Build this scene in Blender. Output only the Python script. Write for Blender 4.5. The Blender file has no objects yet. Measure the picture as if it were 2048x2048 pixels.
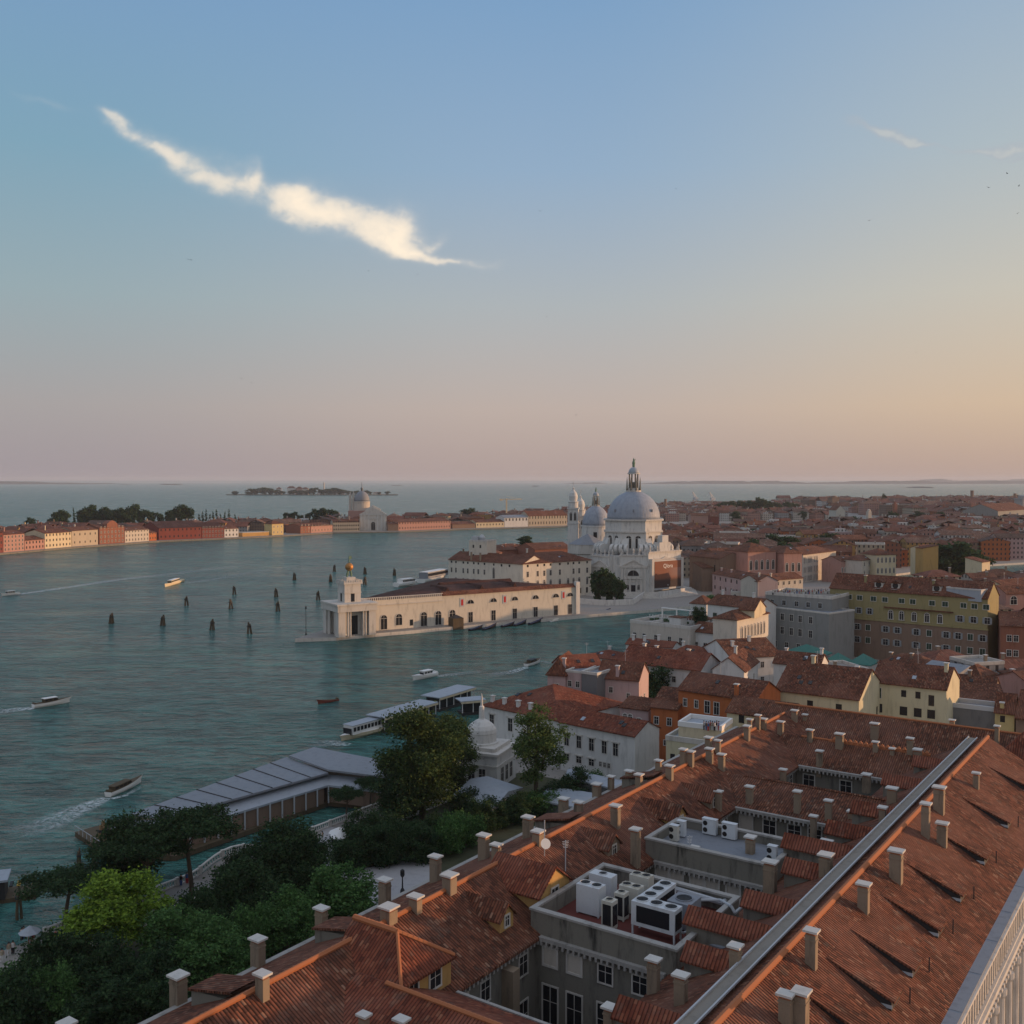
import bpy, math, random
from mathutils import Vector, Matrix
R=math.radians
random.seed(7)
sc=bpy.context.scene
col=sc.collection
# ---------------------------------------------------------------- camera
H=60.0; F=2051.0; PIT=math.atan(64/F)
cam=bpy.data.cameras.new('camera'); co=bpy.data.objects.new('camera',cam); col.objects.link(co)
co.location=(0,0,H); co.rotation_euler=(R(90)-PIT,0,0)
cam.sensor_width=36; cam.lens=36*F/2048; cam.clip_start=1; cam.clip_end=120000
sc.camera=co
# ---------------------------------------------------------------- sky, sun, exposure
SUN_AZ=82.0; SUN_EL=4.5           # degrees clockwise from +Y, degrees up
w=bpy.data.worlds.new('World'); sc.world=w; w.use_nodes=True
class NT:
    def __init__(s,nt): s.nt=nt; s.N=nt.nodes; s.L=nt.links
    def n(s,t,**k):
        nd=s.N.new(t)
        for a,b in k.items():
            if a.startswith('i_'): pass
            else: setattr(nd,a,b)
        return nd
    def l(s,a,b): s.L.new(a,b)
    def m(s,op,a,b=None,c=None,clamp=False):
        nd=s.N.new('ShaderNodeMath'); nd.operation=op; nd.use_clamp=clamp
        for i,x in enumerate((a,b,c)):
            if x is None: continue
            if isinstance(x,(int,float)): nd.inputs[i].default_value=x
            else: s.L.new(x,nd.inputs[i])
        return nd.outputs[0]
    def ss(s,x,a,b,lo=0.0,hi=1.0):
        nd=s.N.new('ShaderNodeMapRange'); nd.interpolation_type='SMOOTHSTEP'
        s.L.new(x,nd.inputs[0]); nd.inputs[1].default_value=a; nd.inputs[2].default_value=b
        nd.inputs[3].default_value=lo; nd.inputs[4].default_value=hi
        return nd.outputs[0]
    def mix(s,f,a,b,bl='MIX'):
        nd=s.N.new('ShaderNodeMix'); nd.data_type='RGBA'; nd.blend_type=bl
        for i,x in ((0,f),(6,a),(7,b)):
            if isinstance(x,(int,float)): nd.inputs[i].default_value=x
            elif isinstance(x,tuple): nd.inputs[i].default_value=(*x[:3],1)
            else: s.L.new(x,nd.inputs[i])
        return nd.outputs[2]
    def ramp(s,x,stops):
        nd=s.N.new('ShaderNodeValToRGB'); e=nd.color_ramp.elements
        while len(e)<len(stops): e.new(0.5)
        for q,(p,c) in zip(e,stops): q.position=p; q.color=(*c,1)
        s.L.new(x,nd.inputs[0]); return nd.outputs[0]
    def noise(s,vec,scale,detail=3,rough=.55,dist=0):
        nd=s.N.new('ShaderNodeTexNoise'); nd.inputs['Scale'].default_value=scale
        nd.inputs['Detail'].default_value=detail; nd.inputs['Roughness'].default_value=rough
        nd.inputs['Distortion'].default_value=dist
        if vec is not None: s.L.new(vec,nd.inputs['Vector'])
        return nd.outputs[0]
def lin(h):
    h=h.lstrip('#'); o=[]
    for i in (0,2,4):
        c=int(h[i:i+2],16)/255; o.append(c/12.92 if c<=.04045 else ((c+.055)/1.055)**2.4)
    return tuple(o)
g=NT(w.node_tree); g.N.clear()
out=g.n('ShaderNodeOutputWorld'); bg=g.n('ShaderNodeBackground'); g.l(bg.outputs[0],out.inputs[0])
sky=g.n('ShaderNodeTexSky',sky_type='NISHITA'); sky.sun_disc=False
sky.sun_elevation=R(SUN_EL); sky.sun_rotation=R(SUN_AZ); sky.air_density=1.2; sky.dust_density=2.0; sky.ozone_density=1.5
tc=g.n('ShaderNodeTexCoord'); sep=g.n('ShaderNodeSeparateXYZ'); g.l(tc.outputs['Generated'],sep.inputs[0])
X,Y,Z=sep.outputs
hor=g.m('SQRT',g.m('ADD',g.m('MULTIPLY',X,X),g.m('MULTIPLY',Y,Y)))
el=g.m('MULTIPLY',g.m('ARCTAN2',Z,hor),180/math.pi)
az=g.m('MULTIPLY',g.m('ARCTAN2',X,Y),180/math.pi)
ef=g.m('DIVIDE',el,60.0,clamp=True)
def rgb(r,g_,b): return tuple((v/255/12.92 if v<=10 else ((v/255+.055)/1.055)**2.4) for v in (r,g_,b))
cool=g.ramp(ef,[(0,rgb(154,144,149)),(.065,rgb(160,155,156)),(.16,rgb(145,163,170)),(.277,rgb(122,158,178)),(.41,rgb(116,151,186)),(.62,rgb(102,136,185)),(1,rgb(108,138,182))])
mid=g.ramp(ef,[(0,rgb(168,150,146)),(.065,rgb(182,167,160)),(.16,rgb(167,173,177)),(.277,rgb(141,166,191)),(.41,rgb(121,155,190)),(.62,rgb(102,136,185)),(1,rgb(108,138,182))])
warm=g.ramp(ef,[(0,rgb(175,151,141)),(.065,rgb(201,177,153)),(.16,rgb(192,186,174)),(.277,rgb(168,180,186)),(.41,rgb(145,168,191)),(.62,rgb(102,136,185)),(1,rgb(108,138,182))])
glow=g.ramp(ef,[(0,lin('#e0a070')),(.05,lin('#f0b47c')),(.15,lin('#e0b890')),(.3,lin('#b4b0aa')),(.6,lin('#7c94b8')),(1,lin('#5577ab'))])
c=g.mix(g.ss(az,-27,2),cool,mid); c=g.mix(g.ss(az,2,30),c,warm); c=g.mix(g.ss(az,34,75),c,glow)
c=g.mix(g.ss(az,110,170),c,cool)
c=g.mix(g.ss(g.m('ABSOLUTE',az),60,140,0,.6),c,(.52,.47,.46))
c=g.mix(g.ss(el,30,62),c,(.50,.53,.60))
c=g.mix(.08,c,g.mix(1.0,sky.outputs[0],(.12,.12,.12),'MULTIPLY'))
# thin evening clouds, as directions of the sky
U=g.m('DIVIDE',X,g.m('MAXIMUM',Y,.05)); V=g.m('DIVIDE',Z,g.m('MAXIMUM',Y,.05))
def tan_uv(px,py):
    x=(px-1024)/F; y=(1024-py)/F
    dy=math.cos(PIT)+y*math.sin(PIT); dz=-math.sin(PIT)+y*math.cos(PIT)
    return x/dy, dz/dy
wv=g.n('ShaderNodeCombineXYZ'); g.l(U,wv.inputs[0]); g.l(V,wv.inputs[1])
mpc=g.n('ShaderNodeMapping'); mpc.inputs['Scale'].default_value=(1,1.25,1); mpc.inputs['Rotation'].default_value=(0,0,R(24)); g.l(wv.outputs[0],mpc.inputs[0])
def warp(sc_,amp,off):
    nd=g.n('ShaderNodeTexNoise'); nd.inputs['Scale'].default_value=sc_; nd.inputs['Detail'].default_value=3.5; nd.inputs['Roughness'].default_value=.5
    m_=g.n('ShaderNodeMapping'); m_.inputs['Location'].default_value=(off,off*.7,off*.3); g.l(mpc.outputs[0],m_.inputs[0]); g.l(m_.outputs[0],nd.inputs['Vector'])
    return g.m('MULTIPLY',g.m('SUBTRACT',nd.outputs[0],.5),amp)
Uw=g.m('ADD',U,warp(20,.034,0)); Vw=g.m('ADD',V,warp(24,.032,5.3))
def clouds(c,blobs,tint,lo,hi,k=1.0):
    tot=None
    for (px,py,rx,ry,an,st) in blobs:
        u0,v0=tan_uv(px,py); a=R(-an); rx*=1.12; ry*=1.22; ca,sa=math.cos(a),math.sin(a)
        du=g.m('SUBTRACT',Uw,u0); dv=g.m('SUBTRACT',Vw,v0)
        p=g.m('MULTIPLY_ADD',du,ca*F/rx,g.m('MULTIPLY',dv,sa*F/rx)); q_=g.m('MULTIPLY_ADD',du,-sa*F/ry,g.m('MULTIPLY',dv,ca*F/ry))
        d2=g.m('ADD',g.m('MULTIPLY',p,p),g.m('MULTIPLY',q_,q_))
        e=g.m('MULTIPLY',g.m('EXPONENT',g.m('MULTIPLY',d2,-1.0)),st)
        tot=e if tot is None else g.m('ADD',tot,e)
    n2=g.noise(mpc.outputs[0],38,4,.55,.3)
    tot=g.m('MULTIPLY',tot,g.ss(n2,.2,.7,.7,1.2))
    tn=g.mix(g.ss(g.m('MULTIPLY',tot,g.ss(n2,.3,.6,.7,1.1)),.35,1.2),tuple(x*y for x,y in zip(tint,(.74,.80,.92))),tint)
    al=g.m('ADD',g.m('MULTIPLY',g.ss(tot,lo,hi*.75),.5),g.m('MULTIPLY',g.ss(tot,hi*.2,hi*1.35),.5))
    return g.mix(g.m('MULTIPLY',al,k),c,tn)
c=clouds(c,[(60,186,50,7,22,.22),(110,208,45,7,20,.28),(215,234,26,11,40,.75),(250,260,34,14,38,.85),(295,288,40,17,33,.9),(345,314,44,21,26,.95),(398,330,42,26,20,.7),(430,362,48,18,15,.5),(448,345,36,26,12,.75),(492,368,26,26,20,1.0),(508,350,14,20,0,.7),
 (555,398,40,22,22,1.0),(600,402,40,28,15,1.1),(640,420,48,28,20,1.15),(690,440,40,24,22,1.0),(680,418,30,16,20,.6),(745,452,34,28,15,1.15),(785,458,34,34,0,1.25),(815,475,30,30,20,1.15),(775,490,42,17,24,1.0),(820,512,44,10,14,.8),(875,520,60,9,3,.75),(945,520,60,6,0,.5),(865,488,32,9,-32,.8),(600,445,60,10,25,.3),(460,305,60,8,18,.12)],(.93,.79,.62),.0,2.2,.98)
c=clouds(c,[(1715,247,30,6,22,.35),(1760,265,34,8,24,.5),(1800,278,34,11,14,.9),(1832,285,20,8,12,.8),(1870,294,60,3.5,3,.35),(1960,303,50,5,0,.4),(2030,300,50,9,-2,.7),(2050,318,30,4,-6,.5)],lin('#bcbcb8'),.0,.6,.6)
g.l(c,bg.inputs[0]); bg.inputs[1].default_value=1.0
sd=bpy.data.lights.new('sun','SUN'); so=bpy.data.objects.new('sun',sd); col.objects.link(so)
sd.energy=3.5; sd.angle=R(.6); sd.color=(1,.58,.31)
sv=Vector((math.sin(R(SUN_AZ))*math.cos(R(SUN_EL)),math.cos(R(SUN_AZ))*math.cos(R(SUN_EL)),math.sin(R(SUN_EL))))
so.rotation_euler=sv.to_track_quat('Z','Y').to_euler(); so.location=sv*500
sc.view_settings.view_transform='Standard'; sc.view_settings.look='None'; sc.view_settings.exposure=.2; sc.view_settings.gamma=1
try:
    sc.cycles.use_denoising=True; sc.cycles.volume_bounces=1; sc.cycles.max_bounces=5
    sc.cycles.transparent_max_bounces=16; sc.cycles.sample_clamp_indirect=4
except Exception: pass
# ---------------------------------------------------------------- helpers
def at(px,py,z=0.0):
    """where the sight line through a photo point (2048 scale) meets height z"""
    x=(px-1024)/F; y=(1024-py)/F
    dy=math.cos(PIT)+y*math.sin(PIT); dz=-math.sin(PIT)+y*math.cos(PIT)
    t=(z-H)/dz
    return (x*t,dy*t)
def zat(py,Yw):
    y=(1024-py)/F
    dy=math.cos(PIT)+y*math.sin(PIT); dz=-math.sin(PIT)+y*math.cos(PIT)
    return H+dz/dy*Yw
def mat(name,base,rough=.8,metal=0,spec=.3,fn=None):
    m=bpy.data.materials.new(name); m.use_nodes=True; q=NT(m.node_tree)
    b=q.N['Principled BSDF']; b.inputs['Base Color'].default_value=(*base,1); b.inputs['Roughness'].default_value=rough
    b.inputs['Metallic'].default_value=metal; b.inputs['Specular IOR Level'].default_value=spec
    if fn: fn(q,b)
    return m
def bump(q,b,h,dist=.05,st=1.0):
    n=q.n('ShaderNodeBump'); n.inputs['Strength'].default_value=st; n.inputs['Distance'].default_value=dist
    q.l(h,n.inputs['Height']); q.l(n.outputs[0],b.inputs['Normal'])
def uvn(q): return q.n('ShaderNodeUVMap').outputs[0]
def geo(q): return q.n('ShaderNodeNewGeometry').outputs['Position']
def orand(q): return q.n('ShaderNodeObjectInfo').outputs['Random']
def plaster(name,c,stain=.55,dark=None,rough=.9,windows=None):
    """weathered plaster; damp streaks and patches are part of the wall"""
    def fn(q,b):
        p=geo(q)
        mp=q.n('ShaderNodeMapping'); mp.inputs['Scale'].default_value=(1,1,.22); q.l(p,mp.inputs[0])
        n=q.noise(mp.outputs[0],.9,5,.65); n2=q.noise(p,.16,3,.5); n3=q.noise(p,5.0,3,.6)
        d=dark or tuple(x*.55 for x in c)
        cc=q.mix(q.m('MULTIPLY',q.ss(n,.48,.72),stain),c,d)
        cc=q.mix(q.m('MULTIPLY',q.ss(n2,.4,.65),stain*.5),cc,tuple(min(1,x*.8+.03) for x in c))
        cc=q.mix(q.m('MULTIPLY',q.ss(n3,.5,.8),.18),cc,d)
        if windows:
            sx,sz,ww,wh,fr=windows
            s=q.n('ShaderNodeSeparateXYZ'); q.l(uvn(q),s.inputs[0])
            ou=q.m('MULTIPLY',orand(q),7.3)
            u=q.m('FRACT',q.m('ADD',q.m('DIVIDE',s.outputs[0],sx),ou)); v=q.m('FRACT',q.m('DIVIDE',s.outputs[1],sz))
            def box(ww,wh):
                a=q.m('LESS_THAN',q.m('ABSOLUTE',q.m('SUBTRACT',u,.5)),ww/2/sx); bb=q.m('LESS_THAN',q.m('ABSOLUTE',q.m('SUBTRACT',v,.5)),wh/2/sz)
                return q.m('MULTIPLY',a,bb)
            gn=q.n('ShaderNodeNewGeometry'); sn=q.n('ShaderNodeSeparateXYZ'); q.l(gn.outputs['Normal'],sn.inputs[0])
            ver=q.m('LESS_THAN',q.m('ABSOLUTE',sn.outputs[2]),.3)
            if fr: cc=q.mix(q.m('MULTIPLY',box(ww+.5,wh+.5),ver),cc,(.5,.47,.42))
            cc=q.mix(q.m('MULTIPLY',box(ww,wh),ver),cc,(.03,.03,.035))
        q.l(cc,b.inputs['Base Color']); bump(q,b,n3,.02,.4)
    return mat(name,c,rough,fn=fn)
def tiles(name,cols,pw=.30,pl=.48,ht=.09,moss=.3,fine=True):
    """barrel tiles running down the slope, each tile its own tone"""
    def fn(q,b):
        s=q.n('ShaderNodeSeparateXYZ'); q.l(uvn(q),s.inputs[0])
        u=q.m('DIVIDE',s.outputs[0],pw); cu=q.m('FLOOR',u)
        wn=q.n('ShaderNodeTexWhiteNoise',noise_dimensions='1D'); q.l(cu,wn.inputs['W'])
        v=q.m('ADD',q.m('DIVIDE',s.outputs[1],pl),wn.outputs['Value']); cv=q.m('FLOOR',v)
        cb=q.n('ShaderNodeCombineXYZ'); q.l(cu,cb.inputs[0]); q.l(cv,cb.inputs[1])
        w2=q.n('ShaderNodeTexWhiteNoise',noise_dimensions='2D'); q.l(cb.outputs[0],w2.inputs['Vector'])
        cc=q.ramp(w2.outputs['Value'],[(0,cols[0]),(.3,cols[1]),(.6,cols[2]),(.9,cols[3]),(1,cols[4])])
        p=geo(q); n=q.noise(p,.35,4,.6); n2=q.noise(p,1.6,3,.6)
        cc=q.mix(q.m('MULTIPLY',q.ss(n,.42,.68),.55),cc,cols[0])
        cc=q.mix(q.m('MULTIPLY',q.ss(n2,.52,.75),moss),cc,(.035,.028,.018))
        n5=q.noise(p,.11,3,.6); cc=q.mix(q.m('MULTIPLY',q.ss(n5,.46,.62),.5),cc,tuple(x*.9+.03 for x in cols[3])); n6=q.noise(p,.75,4,.7); cc=q.mix(q.m('MULTIPLY',q.ss(n6,.54,.7),.32),cc,(.17,.15,.12))
        sw=q.m('ABSOLUTE',q.m('SINE',q.m('MULTIPLY',u,math.pi)))
        gr=q.ss(sw,0.0,.6)
        cc=q.mix(q.m('MULTIPLY',q.m('SUBTRACT',1.0,gr),.8),cc,tuple(x*.25 for x in cols[0]))
        q.l(cc,b.inputs['Base Color'])
        h=q.m('ADD',sw,q.m('MULTIPLY',q.m('FRACT',v),-.35))
        bump(q,b,h,ht,1.0)
    return mat(name,cols[2],.85,spec=.2,fn=fn)
MT={}
MT['tile']=tiles('clay_tiles',[(.078,.033,.021),(.138,.050,.029),(.185,.064,.036),(.24,.090,.050),(.31,.172,.112)],pw=.30,pl=.5,ht=.10,moss=.35)
MT['tile_dark']=tiles('old_brown_clay_tiles',[(.075,.032,.020),(.13,.050,.028),(.18,.066,.036),(.23,.090,.05),(.30,.17,.11)],moss=.45)
MT['tile_red']=tiles('red_clay_tiles',[(.11,.034,.02),(.18,.05,.028),(.225,.063,.034),(.27,.085,.045),(.33,.14,.08)],moss=.2)
MT['tile_maroon']=tiles('maroon_clay_tiles',[(.035,.017,.014),(.06,.026,.021),(.08,.032,.026),(.10,.04,.031),(.13,.065,.05)],moss=.3)
MT['tile_pale']=tiles('sun_bleached_tiles',[(.12,.07,.05),(.18,.09,.06),(.24,.12,.08),(.29,.16,.11),(.35,.23,.17)],pw=.5,pl=1.4,moss=.5)
MT['tile_grey']=tiles('lichen_grey_tiles',[(.06,.04,.033),(.09,.055,.044),(.12,.07,.055),(.15,.09,.07),(.2,.14,.11)],pw=.5,pl=1.4,moss=.5)
MT['tile_far']=tiles('distant_clay_tiles',[(.09,.036,.026),(.14,.052,.034),(.19,.068,.043),(.24,.088,.055),(.3,.15,.1)],pw=.5,pl=1.4,ht=.06,moss=.4)
WC=dict(white=(.62,.62,.60),cream=(.60,.52,.36),yellow=(.52,.42,.2),pale_yellow=(.56,.52,.36),ochre=(.45,.28,.10),orange=(.42,.13,.045),
 pink=(.46,.34,.33),rose=(.42,.24,.2),red=(.20,.052,.038),brick=(.24,.10,.065),brown=(.22,.15,.11),grey=(.33,.33,.33),darkgrey=(.16,.165,.17),stone=(.5,.48,.43),
 beige=(.45,.39,.3),greyblue=(.25,.255,.245),ivory=(.60,.56,.48),olive=(.29,.25,.12),pale=(.52,.48,.42))
for k,v in WC.items(): MT[k]=plaster(k+'_plaster',v)
WORD=dict(pale='pale beige',pale_yellow='pale yellow',darkgrey='dark grey',greyblue='blue grey',rose='dusty rose')
FARW=['pale','beige','brick','rose','pink','ochre','brown','white','cream','grey','orange','white','pale','rose']
for k in set(FARW): MT['w_'+k]=plaster(k+'_plaster_with_windows',tuple(x*.8 for x in WC[k]),windows=(2.9,3.4,1.0,1.6,False))
MT['w_palazzo']=plaster('stone_palace_facade',(.42,.37,.29),windows=(2.3,4.2,1.2,2.7,True))
MT['w_palazzo_pink']=plaster('pink_palace_facade',(.27,.18,.16),windows=(3.4,5.0,1.4,3.0,True))
MT['stone']=plaster('istrian_stone',(.55,.53,.49),.5,(.18,.17,.16))
MT['stone_white']=plaster('white_marble',(.60,.60,.575),.6,(.22,.23,.24))
MT['stone_dark']=plaster('damp_stained_wall',(.20,.19,.16),1.0,(.04,.04,.036))
MT['coping']=plaster('grey_stone_coping',(.34,.33,.31),.6,(.12,.12,.11))
MT['chim']=plaster('chimney_render',(.27,.21,.15),.9,(.08,.07,.055))
MT['chim_cap']=plaster('chimney_slab',(.55,.54,.51),.3,(.25,.25,.24))
MT['terracotta']=mat('ridge_terracotta',(.38,.14,.06),.8)
MT['white_paint']=mat('white_paint',(.72,.72,.70),.6)
MT['glass']=mat('dark_window_glass',(.018,.02,.024),.25,spec=.3)
MT['shutter']=mat('dark_green_shutters',(.02,.045,.03),.7)
MT['shutter_grey']=mat('grey_shutters',(.25,.27,.28),.7)
MT['lead']=plaster('lead_sheet',(.22,.24,.27),.5,(.12,.13,.15),rough=.6)
MT['lead_light']=plaster('pale_lead_sheet',(.33,.37,.42),.45,(.20,.22,.26),rough=.55)
MT['metal_grey']=mat('grey_painted_metal',(.42,.45,.48),.5)
MT['metal_dark']=mat('dark_iron',(.03,.03,.032),.6)
MT['ac_white']=plaster('white_enamel',(.56,.60,.63),.35,(.3,.3,.28),rough=.5)
MT['ac_cream']=plaster('cream_enamel',(.52,.51,.45),.35,(.28,.26,.2),rough=.5)
MT['black']=mat('black_rubber',(.012,.012,.013),.6)
MT['wood']=plaster('weathered_wood',(.10,.075,.045),.6,(.03,.025,.02))
MT['teak']=plaster('wooden_planks',(.26,.17,.09),.4)
MT['gold']=mat('gilded_copper',(.42,.21,.07),.55,metal=.6)
MT['verdigris']=mat('green_bronze',(.14,.22,.15),.7)
MT['teal']=plaster('teal_canvas',(.055,.18,.155),.3)
MT['red_cloth']=mat('red_canvas',(.45,.03,.03),.8)
MT['pink_cloth']=mat('pink_canvas',(.55,.18,.2),.8)
MT['blue_cloth']=mat('blue_canvas',(.03,.04,.09),.8)
MT['paving']=plaster('stone_paving',(.27,.255,.235),.5,(.16,.15,.14))
MT['gravel']=plaster('pale_gravel',(.36,.36,.37),.4,(.2,.2,.2))
MT['soil']=plaster('garden_soil',(.055,.06,.03),.7,(.02,.025,.012))
MT['plank']=plaster('grey_walkway_boards',(.24,.22,.19),.5)
MT['roof_red_paint']=plaster('red_terrace_coating',(.13,.035,.03),.4)
MT['asphalt_roof']=plaster('grey_roof_membrane',(.20,.22,.25),.4)
MT['stripe_y']=mat('yellow_paint',(.55,.35,.05),.6)
class MB:
    def __init__(s,T=None): s.v=[]; s.f=[]; s.m=[]; s.T=T
    def V(s,p):
        p=Vector(p)
        if s.T is not None: p=s.T@p
        s.v.append(p); return len(s.v)-1
    def face(s,pts,mi=0): s.f.append([s.V(p) for p in pts]); s.m.append(mi); return s
    def box(s,x0,y0,z0,x1,y1,z1,mi=0,top=None,bottom=True):
        x0,x1=min(x0,x1),max(x0,x1); y0,y1=min(y0,y1),max(y0,y1)
        a=[s.V(p) for p in ((x0,y0,z0),(x1,y0,z0),(x1,y1,z0),(x0,y1,z0),(x0,y0,z1),(x1,y0,z1),(x1,y1,z1),(x0,y1,z1))]
        for q in ((0,1,5,4),(1,2,6,5),(2,3,7,6),(3,0,4,7)): s.f.append([a[i] for i in q]); s.m.append(mi)
        s.f.append([a[i] for i in (4,5,6,7)]); s.m.append(mi if top is None else top)
        if bottom: s.f.append([a[i] for i in (3,2,1,0)]); s.m.append(mi)
        return s
    def prism(s,poly,z0,z1,mi=0,top=None,cap=True,bottom=False):
        n=len(poly); lo=[s.V((x,y,z0)) for x,y in poly]; hi=[s.V((x,y,z1)) for x,y in poly]
        for i in range(n): j=(i+1)%n; s.f.append([lo[i],lo[j],hi[j],hi[i]]); s.m.append(mi)
        if cap: s.f.append(hi); s.m.append(mi if top is None else top)
        if bottom: s.f.append(lo[::-1]); s.m.append(mi)
        return s
    def ext(s,prof,axis,a0,a1,mi=0,topmi=None):
        """profile (p,z) swept along axis 'x' or 'y'"""
        P=(lambda a,p,z:(a,p,z)) if axis=='x' else (lambda a,p,z:(p,a,z))
        n=len(prof); A=[s.V(P(a0,*q)) for q in prof]; B=[s.V(P(a1,*q)) for q in prof]
        for i in range(n): j=(i+1)%n; s.f.append([A[i],A[j],B[j],B[i]]); s.m.append(mi)
        s.f.append(A[::-1]); s.m.append(mi); s.f.append(B); s.m.append(mi); return s
    def lathe(s,x,y,prof,n=16,mi=0,ph=0.0,sx=1,sy=1):
        rings=[]
        for r,z in prof: rings.append([s.V((x+sx*r*math.cos(ph+2*math.pi*i/n),y+sy*r*math.sin(ph+2*math.pi*i/n),z)) for i in range(n)])
        for a,b in zip(rings,rings[1:]):
            for i in range(n): j=(i+1)%n; s.f.append([a[i],a[j],b[j],b[i]]); s.m.append(mi)
        s.f.append(rings[-1]); s.m.append(mi); s.f.append(rings[0][::-1]); s.m.append(mi); return s
    def tube(s,p,q,r,n=6,mi=0,r2=None):
        p=Vector(p); q=Vector(q); d=(q-p).normalized(); a=d.orthogonal().normalized(); b=d.cross(a); r2=r if r2 is None else r2
        A=[s.V(p+(a*math.cos(t)+b*math.sin(t))*r) for t in [2*math.pi*i/n for i in range(n)]]
        B=[s.V(q+(a*math.cos(t)+b*math.sin(t))*r2) for t in [2*math.pi*i/n for i in range(n)]]
        for i in range(n): j=(i+1)%n; s.f.append([A[i],A[j],B[j],B[i]]); s.m.append(mi)
        s.f.append(A[::-1]); s.m.append(mi); s.f.append(B); s.m.append(mi); return s
    def mesh(s,name,mats,smooth=False):
        me=bpy.data.meshes.new(name); me.from_pydata([tuple(v) for v in s.v],[],s.f)
        for m_ in mats: me.materials.append(MT[m_] if isinstance(m_,str) else m_)
        for p,mi in zip(me.polygons,s.m): p.material_index=mi; p.use_smooth=smooth
        uv=me.uv_layers.new(name='UVMap').data
        for p in me.polygons:
            n=p.normal
            t=Vector((-n.y,n.x,0)) if (n.x*n.x+n.y*n.y)>1e-4 else Vector((1,0,0))
            t.normalize(); sl=n.cross(t)
            for li in p.loop_indices:
                c_=me.vertices[me.loops[li].vertex_index].co
                uv[li].uv=(c_.dot(t),c_.dot(sl))
        me.validate(); return me
    def build(s,name,mats,parent=None,smooth=False,**kw):
        o=bpy.data.objects.new(name,s.mesh(name,mats,smooth)); col.objects.link(o)
        if parent is not None: o.parent=parent
        for k,v in kw.items(): o[k]=v
        return o
def empty(name,label,cat,loc=(0,0,0),rz=0,group=None):
    o=bpy.data.objects.new(name,None); col.objects.link(o); o.location=loc; o.rotation_euler=(0,0,rz)
    o.empty_display_size=.5
    o['label']=label; o['category']=cat
    if group: o['group']=group
    return o
def inst(o,me,name,loc=(0,0,0),rz=0,parent=None,**kw):
    n=bpy.data.objects.new(name,me); col.objects.link(n); n.location=loc; n.rotation_euler=(0,0,rz)
    if parent is not None: n.parent=parent
    for k,v in kw.items(): n[k]=v
    return n
def copy_tree(o,loc,rz,label,group=None):
    def cp(x,par):
        c_=x.copy(); col.objects.link(c_); c_.parent=par
        for ch in x.children: cp(ch,c_)
        return c_
    r=cp(o,None); r.location=loc; r.rotation_euler=(0,0,rz); r['label']=label
    if group: r['group']=group
    return r
ORD='first second third fourth fifth sixth seventh eighth ninth tenth eleventh twelfth thirteenth fourteenth fifteenth sixteenth seventeenth eighteenth nineteenth twentieth'.split()
def ordn(i):
    if i<=20: return ORD[i-1]
    t={2:'twenty',3:'thirty',4:'forty',5:'fifty'}[i//10]
    return (t[:-1]+'ieth') if i%10==0 else t+'-'+ORD[i%10-1]
# ---------------------------------------------------------------- water, land, air
def water_fn(q,b):
    p=geo(q)
    def mp(sx,sy,rot=0.3):
        m_=q.n('ShaderNodeMapping'); m_.inputs['Scale'].default_value=(sx,sy,1); m_.inputs['Rotation'].default_value=(0,0,rot); q.l(p,m_.inputs[0]); return m_.outputs[0]
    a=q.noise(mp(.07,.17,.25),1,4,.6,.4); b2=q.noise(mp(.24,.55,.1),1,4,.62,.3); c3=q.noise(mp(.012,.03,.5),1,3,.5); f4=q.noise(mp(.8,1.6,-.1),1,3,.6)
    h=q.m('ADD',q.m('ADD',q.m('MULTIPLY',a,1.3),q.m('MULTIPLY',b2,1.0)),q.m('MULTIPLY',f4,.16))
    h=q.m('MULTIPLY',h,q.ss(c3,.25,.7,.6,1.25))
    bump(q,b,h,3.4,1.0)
    cc=q.mix(q.ss(q.m('ADD',q.m('MULTIPLY',a,.5),q.m('MULTIPLY',b2,.5)),.38,.62),(.010,.058,.056),(.062,.225,.200)); cc=q.mix(q.m('MULTIPLY',q.ss(c3,.4,.7),.4),cc,(.035,.14,.125))  # light and dark of ripple reflections painted into the water colour
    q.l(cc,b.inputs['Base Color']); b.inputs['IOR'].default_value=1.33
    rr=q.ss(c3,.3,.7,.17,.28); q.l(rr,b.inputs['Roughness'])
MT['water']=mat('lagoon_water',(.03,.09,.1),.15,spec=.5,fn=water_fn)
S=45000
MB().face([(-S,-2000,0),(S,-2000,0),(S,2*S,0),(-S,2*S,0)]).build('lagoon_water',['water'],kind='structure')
UX=Vector((math.sin(R(35)),math.cos(R(35)))); VX=Vector((math.cos(R(35)),-math.sin(R(35))))
def ab(a,b): p=UX*a+VX*b; return (p.x,p.y)
def land(name,poly,z=1.3,edge='stone',top='paving'):
    n=len(poly); A=sum(poly[i][0]*poly[(i+1)%n][1]-poly[(i+1)%n][0]*poly[i][1] for i in range(n))
    if A<0: poly=poly[::-1]
    MB().prism(poly,-1.0,z,0,top=1).build(name,[edge,top],kind='structure')
land('ground',[ab(-160,-124.4),ab(161,-124.4),ab(172,-136),(-8,222),(4,247),(13,268),(36,310),(62,347),(105,402),(175,470),(330,590),(520,700),(900,780),(900,-120),(-100,-160)])
land('opposite_bank_ground',[at(590,1278,1.2),at(672,1275,1.2),at(769,1266,1.2),at(1072,1239.5,1.2),at(1153,1232,1.2),at(1355,1215,1.2),(100,486),(165,512),(205,610),(310,700),(520,810),(900,910),(900,1330),(560,1260),(397,1206),(200,1060),(51,984),(0,770),(-30,650),(-40,600),(-36,510),(-62,440)])
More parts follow.
